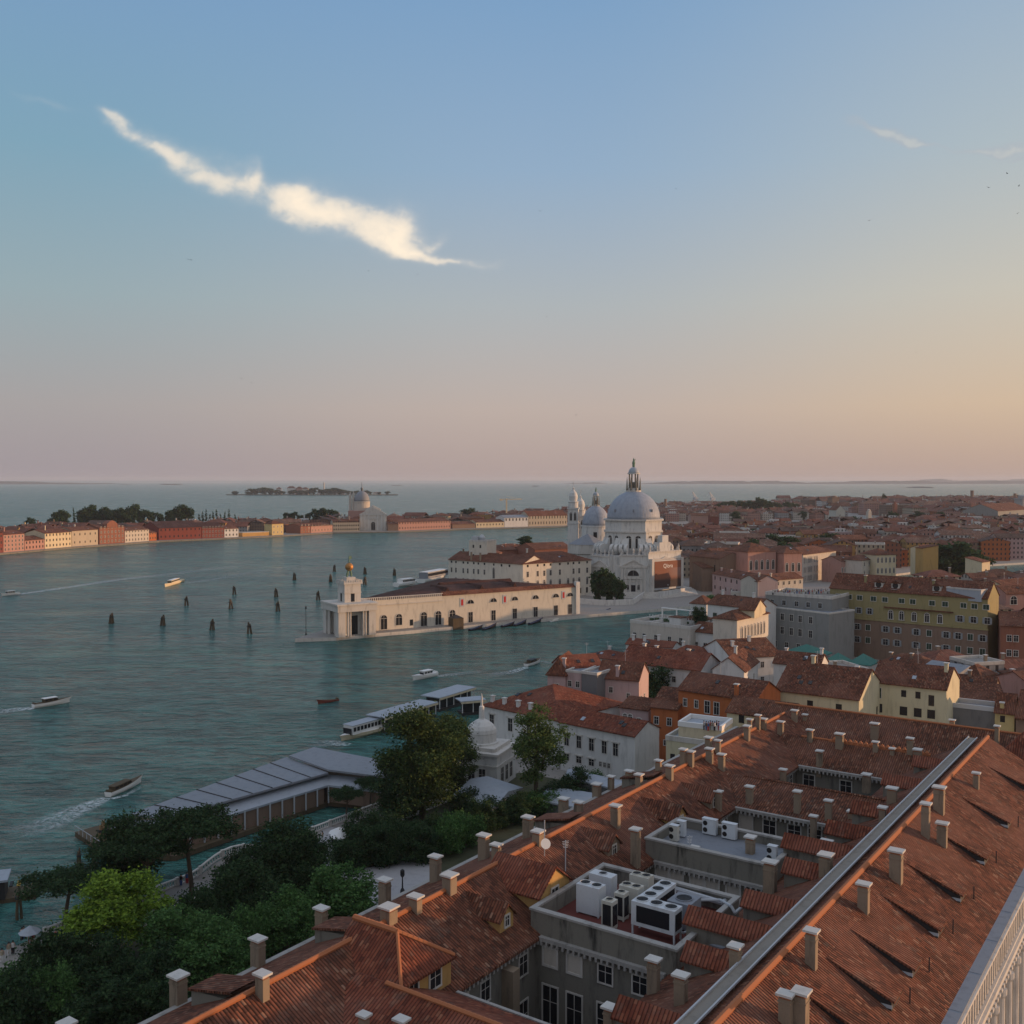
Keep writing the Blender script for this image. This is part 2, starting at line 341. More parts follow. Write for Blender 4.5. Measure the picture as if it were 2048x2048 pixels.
gf=[at(x,y,1.2) for x,y in ((-260,1128),(0,1107),(146,1094.5),(318,1082),(512,1074),(559,1071.5),(665,1065),(800,1063),(912,1058.5),(1134,1052.5),(1350,1048.5),(1700,1043.8),(1780,1042.5))]
land('island_ground',gf+[(620,2500),(330,2380),(200,1950),(-60,1540),(-330,1290),(-560,1090),(-800,980)],edge='stone_dark')
land('far_city_ground',[(545,1262),(1700,1340),(1900,2700),(560,2560),(560,1560)])
# far shore of the lagoon and low islands
def lump(name,x0,x1,yb,D,h,matn,seed,z0=0.,dep=260):
    r=random.Random(seed); X0=(x0-1024)/F*D; X1=(x1-1024)/F*D; n=max(8,int((x1-x0)/2.5)); hs=[]; v=.5
    for i in range(n+1):
        v=min(1,max(.25,v+r.uniform(-.22,.22))); e=min(1,min(i,n-i)/(.08*n+1)); hs.append(h*v*(.25+.75*e))
    m=MB(); P=[]
    for i in range(n+1):
        x=X0+(X1-X0)*i/n; P.append((m.V((x,D,-1)),m.V((x,D+dep*.25,hs[i])),m.V((x,D+dep,hs[i]*.8)),m.V((x,D+dep*1.2,-1))))
    for a,b in zip(P,P[1:]):
        for k in range(3): m.f.append([a[k],b[k],b[k+1],a[k+1]]); m.m.append(0)
    return m.build(name,[matn],kind='structure')
MT['shore']=mat('distant_wooded_shore',(.035,.045,.05),1.0)
lump('far_shore',1290,2600,0,15500,48,'shore',3,dep=1500)
lump('far_shore',1130,1215,0,16500,22,'shore',4,dep=800)
lump('far_shore',1815,2400,0,21000,95,'shore',14,dep=1500)
lump('far_shore',-900,166,0,14500,42,'shore',5,dep=1500)
lump('low_island',318,352,0,12500,20,'shore',6)
lump('low_island',238,250,0,12500,16,'shore',7)
lump('low_island',1064,1080,0,9500,15,'shore',8)
lump('low_island',781,800,0,10500,16,'shore',9)
lump('low_island',1838,1872,0,7700,14,'shore',10)
# evening air over the lagoon
hz=MB().box(-38000,-1500,-2,38000,24000,115,0).build('haze',[]); hz['kind']='stuff'
hm=bpy.data.materials.new('evening_haze'); hm.use_nodes=True; q=NT(hm.node_tree); q.N.clear()
o_=q.n('ShaderNodeOutputMaterial'); pv=q.n('ShaderNodeVolumePrincipled'); pv.inputs['Density'].default_value=4.4e-5
pv.inputs['Color'].default_value=(.80,.84,.92,1); pv.inputs['Anisotropy'].default_value=.1
q.l(pv.outputs[0],o_.inputs['Volume']); hz.data.materials.append(hm)
# ---------------------------------------------------------------- buildings: builder
WIN={}
def win_mesh(w,h,style):
    k=(w,h,style)
    if k in WIN: return WIN[k]
    m=MB(); fr=.14
    mats=['stone','glass','shutter','shutter_grey']
    if style in('dark','shut','hood','frame','white','green','grey'):
        fw=.0 if style=='dark' else fr
        if fw: 
            m.box(-w/2-fw,-.10,-fw,w/2+fw,.02,0,0); m.box(-w/2-fw,-.08,h,w/2+fw,.02,h+fw,0)
            m.box(-w/2-fw,-.08,0,-w/2,.02,h,0); m.box(w/2,-.08,0,w/2+fw,.02,h,0)
        m.box(-w/2,-.03,0,w/2,.02,h,1)
        if style!='dark': m.box(-.03,-.05,0,.03,0,h,0); m.box(-w/2,-.047,h*.62,w/2,0,h*.62+.05,0)
        if style=='hood': m.box(-w/2-.4,-.35,h+fr,w/2+.4,.02,h+fr+.22,0)
        if style=='shut':
            for s in (-1,1): m.box(s*(w/2+.02),-.16,0,s*(w/2+w*.42),-.09,h,3)
        if style=='green': m.box(-w/2,-.07,.03,-.035,-.034,h-.03,2); m.box(.035,-.07,.03,w/2,-.034,h-.03,2)
    elif style in('arch','archf','lunette'):
        n=10; z0=max(0,h-w/2)
        arc=[(w/2*math.cos(math.pi*i/n),z0+w/2*math.sin(math.pi*i/n)) for i in range(n+1)]
        pts=[(w/2,0)]+arc+[(-w/2,0)] if z0>0 else arc
        m.face([(x,-.03,z) for x,z in pts][::-1],1)
        o=w/2+.22
        for i in range(n):
            a0,a1=math.pi*i/n,math.pi*(i+1)/n
            q=[(w/2*math.cos(a0),z0+w/2*math.sin(a0)),(w/2*math.cos(a1),z0+w/2*math.sin(a1)),(o*math.cos(a1),z0+o*math.sin(a1)),(o*math.cos(a0),z0+o*math.sin(a0))]
            A=[(x,-.12,z) for x,z in q]; B=[(x,.02,z) for x,z in q]
            m.face(A,0); m.face([A[3],A[2],B[2],B[3]],0); m.face([A[1],A[0],B[0],B[1]],0)
        if z0>0:
            m.box(-o,-.12,0,-w/2,.02,z0,0); m.box(w/2,-.12,0,o,.02,z0,0)
        m.box(-.05,-.06,0,.05,0,h,0)
        if z0>0: m.box(-w/2,-.06,z0-.05,w/2,0,z0+.08,0)
        m.box(-o-.1,-.2,-.18,o+.1,.02,0,0)
    WIN[k]=m.mesh('window',mats); return WIN[k]
def put_windows(root,L,W,wins):
    for wd in wins:
        face,xs,zs,w_,h_,st=wd[:6]; nm=wd[6] if len(wd)>6 else 'window'
        D_=L if face in 'fb' else W
        if isinstance(xs,int): xs=[D_*(i+.5)/xs for i in range(xs)]
        for z_ in zs:
            for x_ in xs:
                lx={'f':(x_,-.0,0),'b':(L-x_,W,R(180)),'r':(L,x_,R(90)),'l':(0,W-x_,R(-90))}[face]
                inst(None,win_mesh(w_,h_,st),nm,(lx[0],lx[1],z_),lx[2],root)
def roof_mb(kind,L,W,zw,rh,o=.45,t=.22):
    m=MB()
    if kind in('gx','gy'):
        D_=W if kind=='gx' else L; E_=L if kind=='gx' else W
        k=rh/(D_/2); e=zw-o*k
        prof=[(-o,e),(D_/2,zw+rh),(D_+o,e),(D_+o,e-t),(D_/2,zw+rh-t),(-o,e-t)]
        m.ext(prof,'x' if kind=='gx' else 'y',-o*.5,E_+o*.5,0)
    elif kind=='shed':
        k=rh/W; m.ext([(-o,zw-o*k),(W+o,zw+rh+o*k),(W+o,zw+rh+o*k-t),(-o,zw-o*k-t)],'x',-o*.5,L+o*.5,0)
    elif kind=='hip':
        s=min(L,W)/2; k=rh/s; e=zw-o*k
        if L>=W: r0,r1=(s,W/2,zw+rh),(L-s,W/2,zw+rh)
        else: r0,r1=(L/2,s,zw+rh),(L/2,W-s,zw+rh)
        c=[(-o,-o,e),(L+o,-o,e),(L+o,W+o,e),(-o,W+o,e)]
        if L>=W:
            m.face([c[0],c[1],r1,r0]); m.face([c[1],c[2],r1]); m.face([c[2],c[3],r0,r1]); m.face([c[3],c[0],r0])
        else:
            m.face([c[0],c[1],r0]); m.face([c[1],c[2],r1,r0]); m.face([c[2],c[3],r1]); m.face([c[3],c[0],r0,r1])
        for a,b in zip(c,c[1:]+c[:1]): m.face([(a[0],a[1],a[2]-t),(b[0],b[1],b[2]-t),b,a])
        m.face([(x,y,z-t) for x,y,z in c[::-1]])
    return m
def rzf(kind,L,W,zw,rh,x,y):
    if kind=='gx': return zw+rh*(1-abs(y-W/2)/(W/2))
    if kind=='gy': return zw+rh*(1-abs(x-L/2)/(L/2))
    if kind=='shed': return zw+rh*y/W
    if kind=='hip': return zw+rh*min(1,min(x,L-x,y,W-y)/(min(L,W)/2))
    return zw
def chim_mb(m,x,y,z0,z1,w_=.7,d_=.7,a=0,b=1,pot=True):
    m.box(x-w_/2,y-d_/2,z0,x+w_/2,y+d_/2,z1-.18,a); m.box(x-w_/2-.16,y-d_/2-.16,z1-.18,x+w_/2+.16,y+d_/2+.16,z1,b)
def house(label,origin,ang,L,W,hw,roof='gx',rh=2.2,wall='cream',roofm='tile',wins=(),chim=(),group=None,cat='house',name='house',z0=1.3,trim=True,cornice=None,over=.45,detail=True):
    root=empty(name,label,cat,(origin[0],origin[1],z0),ang,group)
    m=MB(); m.box(0,0,0,L,W,hw,0,bottom=False)
    if roof=='gx': 
        for x_,s in((0,1),(L,-1)): m.face([(x_,0,hw),(x_,W,hw),(x_,W/2,hw+rh-.1)][::-s],0)
    if roof=='gy':
        for y_,s in((0,-1),(W,1)): m.face([(0,y_,hw),(L,y_,hw),(L/2,y_,hw+rh-.1)][::-s],0)
    if roof=='shed':
        m.face([(0,W,hw),(L,W,hw),(L,W,hw+rh-.1),(0,W,hw+rh-.1)]); m.face([(0,0,hw),(0,W,hw),(0,W,hw+rh-.1)]); m.face([(L,0,hw),(L,W,hw),(L,W,hw+rh-.1)])
    m.build('wall',[wall],root)
    rf=None
    if roof=='flat':
        m=MB(); t=.35; ph=rh
        for bx in((-.1,-.1,L+.1,t),(-.1,W-t,L+.1,W+.1),(-.1,t,t,W-t),(L-t,t,L+.1,W-t)): m.box(bx[0],bx[1],hw+.004,bx[2],bx[3],hw+ph,0)
        m.build('parapet',[cornice or 'stone'],root)
        rf=MB().box(t,t,hw+.003,L-t,W-t,hw+.15,0).build('roof',[roofm],root)
    else:
        rf=roof_mb(roof,L,W,hw,rh,over).build('roof',[roofm],root)
        if cornice: MB().box(-.22,-.22,hw-.5,L+.22,0,hw-.22,0).build('cornice',[cornice],root)
    put_windows(root,L,W,wins)
    if detail and roof in('gx','hip') and L>8 and z0<14:
        rs=random.Random(int(L*97+W*31)); 
        for k in range(rs.choice((1,2,2,3))):
            x_=rs.uniform(L*.2,L*.8); y_=W*rs.uniform(.14,.3) ; sl=math.atan2(rh,(W if roof=='gx' else min(L,W))/2)
            o=MB().box(-.4,-.55,.02,.4,.55,.12).build('skylight',[rs.choice(('lead_light','metal_dark','glass'))],rf); o.location=(x_,y_,rzf(roof,L,W,hw,rh,x_,y_)); o.rotation_euler=(sl,0,0)
        if rs.random()<.6:
            x_=rs.uniform(L*.2,L*.8); m=MB(); m.tube((0,0,-.5),(0,0,2.6),.04,4); m.tube((-.6,0,2.4),(.6,0,2.4),.03,4); m.tube((-.45,0,2.1),(.45,0,2.1),.03,4); o=m.build('aerial',['metal_grey'],rf); o.location=(x_,W/2,hw+rh)
    for cx,cy,ch in chim:
        zz=rzf(roof,L,W,hw,rh,cx,cy); m=MB(); chim_mb(m,0,0,-1.0,ch); o=m.build('chimney',[wall if detail else 'chim','chim_cap'],rf); o.location=(cx,cy,zz)
    return root
def hp(label,fl,fr,ze,W,z0=1.3,**k):
    """house from the two ends of its front eave line: photo points at eave height ze"""
    a=Vector(at(*fl,ze)); b=Vector(at(*fr,ze)); d=b-a
    return house(label,a,math.atan2(d.y,d.x),d.length,W,ze-z0,z0=z0,**k)
# ---------------------------------------------------------------- buildings of the near bank
W_=lambda f,n,zs,w,h,s,*a:(f,n,zs,w,h,s,*a)
hp('long white two storey harbour office under a hipped red roof behind the garden trees',(966,1408),(1118,1439),11.3,22,roof='hip',rh=4.2,wall='white',cornice='stone',roofm='tile_red',
   wins=[W_('f',4,[5.4],1.2,2.7,'hood'),W_('f',4,[1.5],1.0,1.6,'hood')],chim=[(1.5,1.5,1.3),(5,1.5,1.3),(9,1.5,1.3),(12.5,1.5,1.3)],name='harbour_office',cat='building')
hp('white two storey wing with hooded windows and red roof right of the feathery tree',(1121,1441),(1270,1470),11.3,8.5,roof='gx',rh=2.0,wall='white',cornice='stone',roofm='tile_red',
   wins=[W_('f',[1.6,4.7,7.8,10.9,13.6],[5.2],1.1,2.4,'hood'),W_('f',[1.6,4.7,7.8],[2.2],1.2,1.3,'hood'),W_('f',[10,11.0,12.0],[2.5],.55,.9,'frame')],name='office_wing',cat='building')
hp('grey house with a red roof and rooftop pergola at the water edge',(1095,1343),(1131,1345),16.5,14,roof='hip',rh=3,wall='pink',wins=[W_('f',1,[3,7,11],.9,1.5,'frame')],chim=[(3.4,2,1.8)])
hp('red roofed back house behind the flat topped grey house',(1133,1335),(1205,1330),17,8,roof='gx',rh=2.2,wall='pink',roofm='tile_red')
hp('flat topped grey narrow house with rooflights beside the dark tarpaulin',(1132,1344),(1163,1347),16.5,11,roof='flat',rh=.5,wall='pink',roofm='asphalt_roof',wins=[W_('f',2,[4,8,12],.8,1.3,'frame')])
hp('narrow flat topped house with a dark grey wall between two pinkish walls',(1163.5,1347),(1194,1351),16.6,10,roof='flat',rh=.6,wall='darkgrey',roofm='asphalt_roof')  # separate narrow building with a plain dark grey wall
hp('tall mauve pink house with a red roof and a stout wall chimney',(1194.5,1352),(1278,1358),15.8,9,roof='gx',rh=3,wall='pink',wins=[W_('f',[1.2,3.2],[4,7.5,11],.8,1.2,'frame'),W_('f',[7.2],[3,6.5,10],.7,1.1,'frame'),W_('r',[2,5],[5,9],.8,1.3,'frame')],chim=[(4.6,.5,2.3)])
hp('small pinkish loggia house with paired arched windows in front of the mauve house',(1240,1412),(1297,1419),11.5,5,roof='shed',rh=1.2,wall='pink',roofm='tile_dark',wins=[W_('f',[1.2,2.4],[6.5],.9,2.2,'arch'),W_('f',[4.4],[6.3],1.5,1.8,'arch')])
hp('bright orange low house annexe with dark red roof',(1302,1411),(1356,1417),13.2,7,roof='shed',rh=2.6,wall='orange',roofm='tile_dark',wins=[W_('f',[1.2,4],[8.2],.9,1.5,'frame'),W_('f',[1.2,3.2,4.8],[4],.7,1.0,'frame')])
hp('bright orange house with a long red roof and square chimney',(1357,1376),(1512,1399),17,11,roof='gx',rh=2.8,wall='orange',wins=[W_('f',[1.6,4.2],[12.2],.75,1.5,'frame'),W_('f',[6.7,8.8],[11.5],1.1,2.4,'white'),W_('f',[15],[12.5],.8,1.5,'frame')],chim=[(13,.4,2.3)])
hp('pale green yellow house with dark red roof beyond the chimney pairs',(1453.6,1420),(1580,1438),16,8,roof='gx',rh=2.2,wall='pale_yellow',roofm='tile_dark',wins=[W_('f',[3,9.4],[12.6],1.1,1.6,'dark'),W_('f',[3],[8.6],1.1,1.6,'dark')])
t=hp('pale yellow flat roofed house with a white balustraded terrace of planters',(1332,1480),(1452,1496),12.2,9,roof='flat',rh=.9,wall='pale_yellow',roofm='lead_light',cornice='stone',wins=[W_('f',[1.3,4.4,8.2],[6.8],.9,1.7,'dark')])
hp('upper roof terrace house with white railings crowded with tables',(1357,1452),(1443,1462),14.6,7,roof='flat',rh=.9,wall='cream',roofm='lead_light',cornice='white_paint')
hp('large pale yellow house under a wide hipped red brown roof',(1551.5,1377),(1718,1397),17,17,roof='gx',rh=4.6,wall='pale_yellow',wins=[W_('f',[7.2,13],[12.2],1.2,1.9,'dark'),W_('r',2,[10],.9,1.8,'dark')],chim=[(13,12,1.5),(5,8.5,1.6)])
hp('cream house with green shutters and small iron balconies',(1744,1361),(1893,1377),18,13,roof='gx',rh=3.4,wall='pale_yellow',wins=[W_('f',[1.4],[13.2],1.0,2.1,'green'),W_('f',[6.4,9.2],[14],1.0,1.4,'dark'),W_('f',[11.8],[12.8],1.1,2.2,'dark'),W_('f',[1.4,6.4,9.2,11.8],[10.2],1.5,1.8,'dark')],chim=[(13.6,5,1.8)])
hp('white gable fronted house with a warm lit side wall',(1425,1336),(1488,1341),14,16,roof='gy',rh=3,wall='white',wins=[W_('f',[1.6],[8.5],1,1.6,'dark'),W_('r',[1.2,5,11],[8.5,4.5],.8,1.6,'frame')],chim=[(4,7,1.8)])
hp('white house with red roof and grey shuttered windows left of the teal awnings',(1547,1323),(1640,1331.5),14,8,roof='gx',rh=2.4,wall='white',wins=[W_('f',[2.8,6],[8.5],1.1,1.5,'white')],chim=[(1.6,6,1.6),(11,4,1.4)])
hp('long white house with a broad red roof and a white awning terrace',(1240,1319.6),(1401,1337),14,12,roof='gx',rh=3,wall='white',roofm='tile_red',wins=[W_('f',[8.5],[8],1.8,1.8,'dark'),W_('f',[3,5.4,12,15],[8.6,4.5],.9,1.4,'frame'),W_('r',[4,8],[8],.9,1.4,'frame')],chim=[(3,8,1.5),(6,9,1.5),(15,9,1.4)],over=.8)
hp('low white building with a red roof at the canal edge behind the long red roof',(1172,1312),(1236,1318),8.5,10,roof='hip',rh=1.6,wall='white',roofm='tile_red',chim=[(4,8,1.5)])
hp('small red roofed attic with white chimneys behind the long red roof',(1252,1286),(1345,1294),12.5,6,roof='gx',rh=1.2,wall='white',roofm='tile_red',chim=[(1.5,2,1.6),(5,2,1.5),(9,3,1.5)])
hp('small hip roofed red tiled house at the foot of the grey palazzo',(1345,1302),(1409,1308),12.5,6,roof='hip',rh=1.6,wall='white',roofm='tile_red',chim=[(2,3,1.5)])
t=hp('grey canal side palazzo with a roof terrace of white columns',(1260.6,1245.6),(1381,1259.5),16,17,roof='flat',rh=1.0,wall='pale',roofm='paving',cornice='stone',
   wins=[W_('f',[1.7,5.2,9.5,14.4,18.4],[9.6],1.1,2.3,'frame'),W_('f',5,[5],1.1,2.2,'frame'),W_('l',4,[9.6],1.1,2.3,'frame'),W_('l',4,[5],1.1,2.2,'frame')],name='palazzo',cat='building')
m=MB()
for x_ in (1.2,6.6,11.5,15.5): m.lathe(x_,15.6,[(.32,0),(.25,.3),(.22,2.6),(.34,3)],8)
m.box(1,15.3,3.0,15.8,15.9,3.25); o=m.build('pergola',['white_paint'],t); o.location=(0,0,14.9)
m=MB(); m.box(.4,9.5,14.85,17,9.75,15.9); m.box(6.6,.6,14.85,6.85,9.5,15.7); m.box(12,3.5,14.85,16,7,17.2,0); m.box(11.8,3.3,17.2,16.2,7.2,17.4,1); [m.box(.6+i*1.1,9.4,15.9,.75+i*1.1,9.55,16.5,0) for i in range(15)]; m.build('terrace_walls',['white','tile_dark'],t)
MT['leaf_g']=mat('planter_greenery',(.05,.09,.045),.9)
m=MB()
for k in range(9): m.box(1.6+k*1.6,8+.4*(k%3),14.85,2.6+k*1.6,9+.5*(k%2),15.5+.25*(k%2),0)
m.build('planter',['leaf_g'],t)
hp('white penthouse with green shutters on the terrace of the grey palazzo',(1362,1236),(1401,1240),17.5,7,z0=14.9,roof='hip',rh=1.2,wall='white',roofm='tile_dark',wins=[W_('f',[1.6],[.9],2.0,1.3,'green')])
hp('red roofed right wing of the canal palazzo with white framed windows',(1382,1259.8),(1466,1269.6),15.5,9,roof='gx',rh=2.2,wall='white',roofm='tile_dark',wins=[W_('f',[1.8,5,7.6,10.6],[8.6],1.2,2.2,'frame'),W_('f',[6.2],[4],1.3,2.2,'arch')])
hp('cream tall building with rows of narrow arched windows beside the palazzo',(1474,1238),(1537,1224),21,7.5,roof='hip',rh=1.8,wall='ivory',roofm='tile_dark',wins=[W_('f',[3,5,7,9,11,13,15,17],[13.8],.8,3.4,'arch'),W_('f',[6,8,10,12,14,16],[7.2],.8,3.2,'arch'),W_('r',2,[13],.8,3.2,'arch')],name='tall_cream_building',cat='building')
hp('cream gabled stair head on top of the tall cream building',(1509,1219),(1531,1212),23,4.5,z0=20.5,roof='gy',rh=2.6,wall='cream',roofm='tile_dark')
hp('villa with a red roof and ivy below the crowded roof terrace',(1415,1206),(1512,1216),19,12,roof='gx',rh=2.6,wall='white',roofm='tile_dark',wins=[W_('f',[3,7],[13.4],1.5,1.3,'green')],chim=[(2,6,1.5),(14,6,1.5)])
hp('low house with an overhanging red roof left of the villa',(1381,1204),(1413,1206),16.5,8,roof='hip',rh=2.2,wall='white',roofm='tile_dark')
t=hp('grey plastered hotel wing with pale framed windows',(1540,1215),(1658,1229),17.5,14,roof='flat',rh=.5,wall='greyblue',roofm='asphalt_roof',wins=[W_('f',[1.5,5,8.6,12,16],[12.6],1.3,2.1,'frame'),W_('f',[1.5,5,8.6,12,16],[8],1.3,2.3,'frame'),W_('f',5,[3.4],1.3,2.0,'frame')],name='hotel_wing',cat='building')
hp('grey set back upper storey carrying the crowded roof terrace',(1531,1189),(1664,1199),21.5,16,z0=17.6,roof='flat',rh=1.0,wall='greyblue',roofm='plank',wins=[W_('f',[2.4,6.6,11,15,19],[.8],1.1,1.6,'shut')],name='hotel_upper_storey',cat='building')
hp('white house with a dark red roof below the tall cream building',(1462,1314),(1562,1309),13.5,17,roof='gx',rh=3.4,wall='white',roofm='tile_dark',chim=[(3,5,1.4),(9,7,1.4)],wins=[W_('f',4,[9,5],.9,1.5,'frame'),W_('l',3,[9,5],.9,1.5,'frame')])
hp('low terrace building with sun umbrellas on the far canal bank beyond the crowded roof',(1462,1185),(1604,1189),5.5,9,roof='flat',rh=.8,wall='pale',roofm='plank',wins=[W_('f',9,[1.2],1.4,2.2,'arch')])
# large yellow and brown hotel
t=hp('large brown and yellow hotel with four rows of windows and round dormers',(1660,1173.5),(1975.7,1195.4),24,12,roof='gx',rh=4.4,wall='olive',roofm='tile',name='hotel',cat='building',
  wins=[W_('f',[3,6.7,10.2,14.8,18.6,24,27.5,33.5,37.5,43,46.2,49.6],[19.0],1.7,1.5,'green'),
        W_('f',[2.5,5.6,10,13.6],[14.6],1.3,1.9,'shut'),W_('f',[20.5,24,28,32,36],[13.6],1.3,2.8,'archf'),W_('f',[42,46,50],[14.6],1.5,1.9,'shut')],chim=[(11,3,2.2),(27,9,2.4),(33,3,2)])
Lh=(Vector(at(1975.7,1195.4,24))-Vector(at(1660,1173.5,24))).length
MB().box(-.25,-.25,0,Lh+.25,0,12.6,0).build('lower_facade',['brown'],t)
MB().box(-.4,-.5,12.6,Lh+.4,0,13.0,0).build('cornice',['olive'],t)
MB().box(18.4,-.8,17.2,40,-.01,17.5,0).build('canopy',['tile'],t)
for zz,sts in((9.2,'sssg ss sg ssgs'),(5.0,'gssg ss sg sggg')):
    xs=[2.6,6.0,9.6,13.2,None,19,22.8,None,28.8,32.8,None,38,41.6,45.2,48.8]
    for x_,s_ in zip(xs,sts):
        if x_: inst(None,win_mesh(1.5,1.9,'shut' if s_=='s' else 'green'),'window',(x_,-.25,zz),0,t)
for x_ in (16,21.5,34.5):
    m=MB(); m.box(-1.3,0,0,1.3,4,2.2,0); m.lathe(0,0,[(1.3,0),(1.3,.01)],14); 
    o=m.build('dormer',['stone'],t); o.location=(x_,1.2,23.2)
    m=MB(Matrix.Rotation(R(90),4,'X')); m.lathe(0,0,[(.9,0),(.95,.12)],16,1); m.lathe(0,0,[(1.25,-.02),(1.25,.06)],16,0)
    p_=m.build('round_window',['stone','glass'],o); p_.location=(0,0,1.2)
    m=MB(); m.ext([(-1.6,2.1),(0,3.0),(1.6,2.1),(1.6,1.9),(-1.6,1.9)],'y',-.3,4.2); m.build('dormer_roof',['tile_dark'],o)
hp('glazed white roof terrace pavilion on the right end of the hotel roof',(1893,1176),(1962,1182),26,7,z0=22.6,roof='flat',rh=.4,wall='lead_light',roofm='lead_light')
hp('brick red house with paired white framed windows at the right edge',(2001,1250),(2080,1254),17,22,roof='gx',rh=3,wall='brick',wins=[W_('f',[2.4,4.2,8.5,10.2],[11,6.6],1.2,1.8,'frame')])
hp('peach gallery with a row of small dark windows at the right edge',(2007,1171),(2085,1163),21,8,roof='gx',rh=1.6,wall='cream',wins=[W_('f',7,[17],1.2,1.6,'dark')])
hp('brick coloured house below the peach gallery',(2012,1186),(2090,1184),19,10,roof='gx',rh=2.4,wall='rose',wins=[W_('f',[3.2],[13.5],2.6,3.0,'arch')])
hp('low red roofed house in front of the brown hotel',(1758,1322),(1858,1336),9.5,9,roof='hip',rh=2.4,wall='brown',roofm='tile_dark',chim=[(2,3,1.4),(8,3,1.3)])
hp('low house with grey glazed rooflight strip before the hotel',(1838,1338),(1912,1350),10.5,6,roof='shed',rh=1.6,wall='grey',roofm='lead')
hp('low house with a dark hip roof right of the rooflight strip',(1914,1345),(1962,1352),10,8,roof='hip',rh=2.2,wall='brown',roofm='tile_dark')
hp('red hip roofed house at the right edge above the dark terrace',(1985,1352),(2070,1376),12,9,roof='gy',rh=2.6,wall='rose',chim=[(2,4,1.3)])
hp('low red roof beside the green tarpaulin',(1903,1398),(2012,1404),12,8,roof='shed',rh=2.2,wall='brown',roofm='tile_dark')
hp('dark flat roofed restaurant terrace right of the cream house',(1895,1413),(1992,1424),13,6,roof='flat',rh=.9,wall='darkgrey',roofm='asphalt_roof',cornice='metal_grey')
hp('yellow gabled house at the right edge beyond the long roof',(1990,1421),(2029,1425),13.5,9,roof='gx',rh=3.0,wall='yellow',wins=[W_('f',[1.4],[10],.9,1.3,'dark'),W_('f',[2.6],[5.6],.9,1.3,'dark')],chim=[(1.2,1,1)])
hp('red roofed house cut by the right edge behind the long roof',(2032,1432),(2130,1444),13,12,roof='gx',rh=4.4,wall='brown')
hp('dark red roof between the cream house and the brick house',(1906,1372),(1990,1380),13,9,roof='gx',rh=2.2,wall='brown',roofm='tile_dark',chim=[(3,4,1.4)])
for lab,(px,py),(qx,qy),ze,hh,dd in (('left teal canopy with a pointed top before the grey hotel wing',(1562,1304),(1642,1313),6.5,2.6,9),('middle teal canopy beside the red flower pot',(1646,1322),(1683,1327),7.5,2.4,7),('right teal canopy below the brown hotel',(1694,1326),(1742,1331),7,2.6,8)):
    a=Vector(at(px,py,ze)); b=Vector(at(qx,qy,ze)); d=b-a; L=d.length
    rt=empty('teal_canopy',lab,'canopy',(a.x,a.y,1.3),math.atan2(d.y,d.x),'teal canopies in the hotel garden')
    m=MB(); zz=ze-1.3; c=(L/2,dd/2,zz+hh); k=[(0,0,zz),(L,0,zz),(L,dd,zz),(0,dd,zz)]
    for p,q in zip(k,k[1:]+k[:1]): m.face([p,q,c]); m.face([(p[0],p[1],zz-.3),(q[0],q[1],zz-.3),q,p])
    m.build('canvas',['teal'],rt)
    for x_ in(.2,L-.2):
        for y_ in(.2,dd-.2): MB().tube((x_,y_,0),(x_,y_,zz),.08).build('pole',['metal_grey'],rt)
m=MB(); a=at(1288,1340,11)
aw=hp('white awning over the terrace of the long white house',(1335,1348),(1397,1353),10.5,3,roof='shed',rh=1.2,wall='white',roofm='white_paint',z0=9.8,name='terrace_awning',cat='awning')
# ---------------------------------------------------------------- the domed church
def ringwin(parent,mesh,n,apo,z,offs,name='window',ph=0.0,skip=()):
    for k in range(n):
        if k in skip: continue
        a=ph+2*math.pi*k/n
        for o_ in offs:
            x=apo*math.sin(a)+o_*math.cos(a); y=-apo*math.cos(a)+o_*math.sin(a)
            inst(None,mesh,name,(x,y,z),a,parent)
def octa(m,apo,z0,z1,mi=0,top=None,n=8,ph=0.0):
    r=apo/math.cos(math.pi/n)
    pts=[(r*math.sin(ph+math.pi/n+2*math.pi*k/n),-r*math.cos(ph+math.pi/n+2*math.pi*k/n)) for k in range(n)]
    return m.prism(pts,z0,z1,mi,top)
cx,cy=64.0,540.0
face=math.atan2(-cx,-cy)  # direction to camera
rot=-math.atan2(cx,cy)
CH=empty('domed_church','great white octagonal church with a huge grey dome, scrolled buttresses and statues by the canal','church',(cx,cy,1.3),rot)
# local -y looks to the viewpoint; heights above ground (add 1.3)
m=MB(); octa(m,21.5,0,20.5,0,1); m.build('wall',['stone_white','lead'],CH)
m=MB(); octa(m,14.6,20.5,38.0,0); m.build('drum',['stone_white'],CH)
for z_,a_,h_ in((31.6,15.3,.7),(37.6,15.6,.8),(22.3,15.1,.5)):
    m=MB(); octa(m,a_,z_,z_+h_); m.build('cornice',['stone'],CH)
m=MB()
for k in range(8):
    a=math.pi/8+2*math.pi*k/8; r=15.6; m.box(r*math.sin(a)-.45,-r*math.cos(a)-.45,22.8,r*math.sin(a)+.45,-r*math.cos(a)+.45,31.6)
m.build('drum_pilasters',['stone_white'],CH)
ringwin(CH,win_mesh(2.6,6.4,'arch'),8,14.62,23.6,(-2.4,2.4))
dome=[(13.9*math.cos(t),38.4+14.6*math.sin(t)) for t in [R(90)*i/14 for i in range(14)] if 13.9*math.cos(t)>3.3]+[(3.3,52.7)]
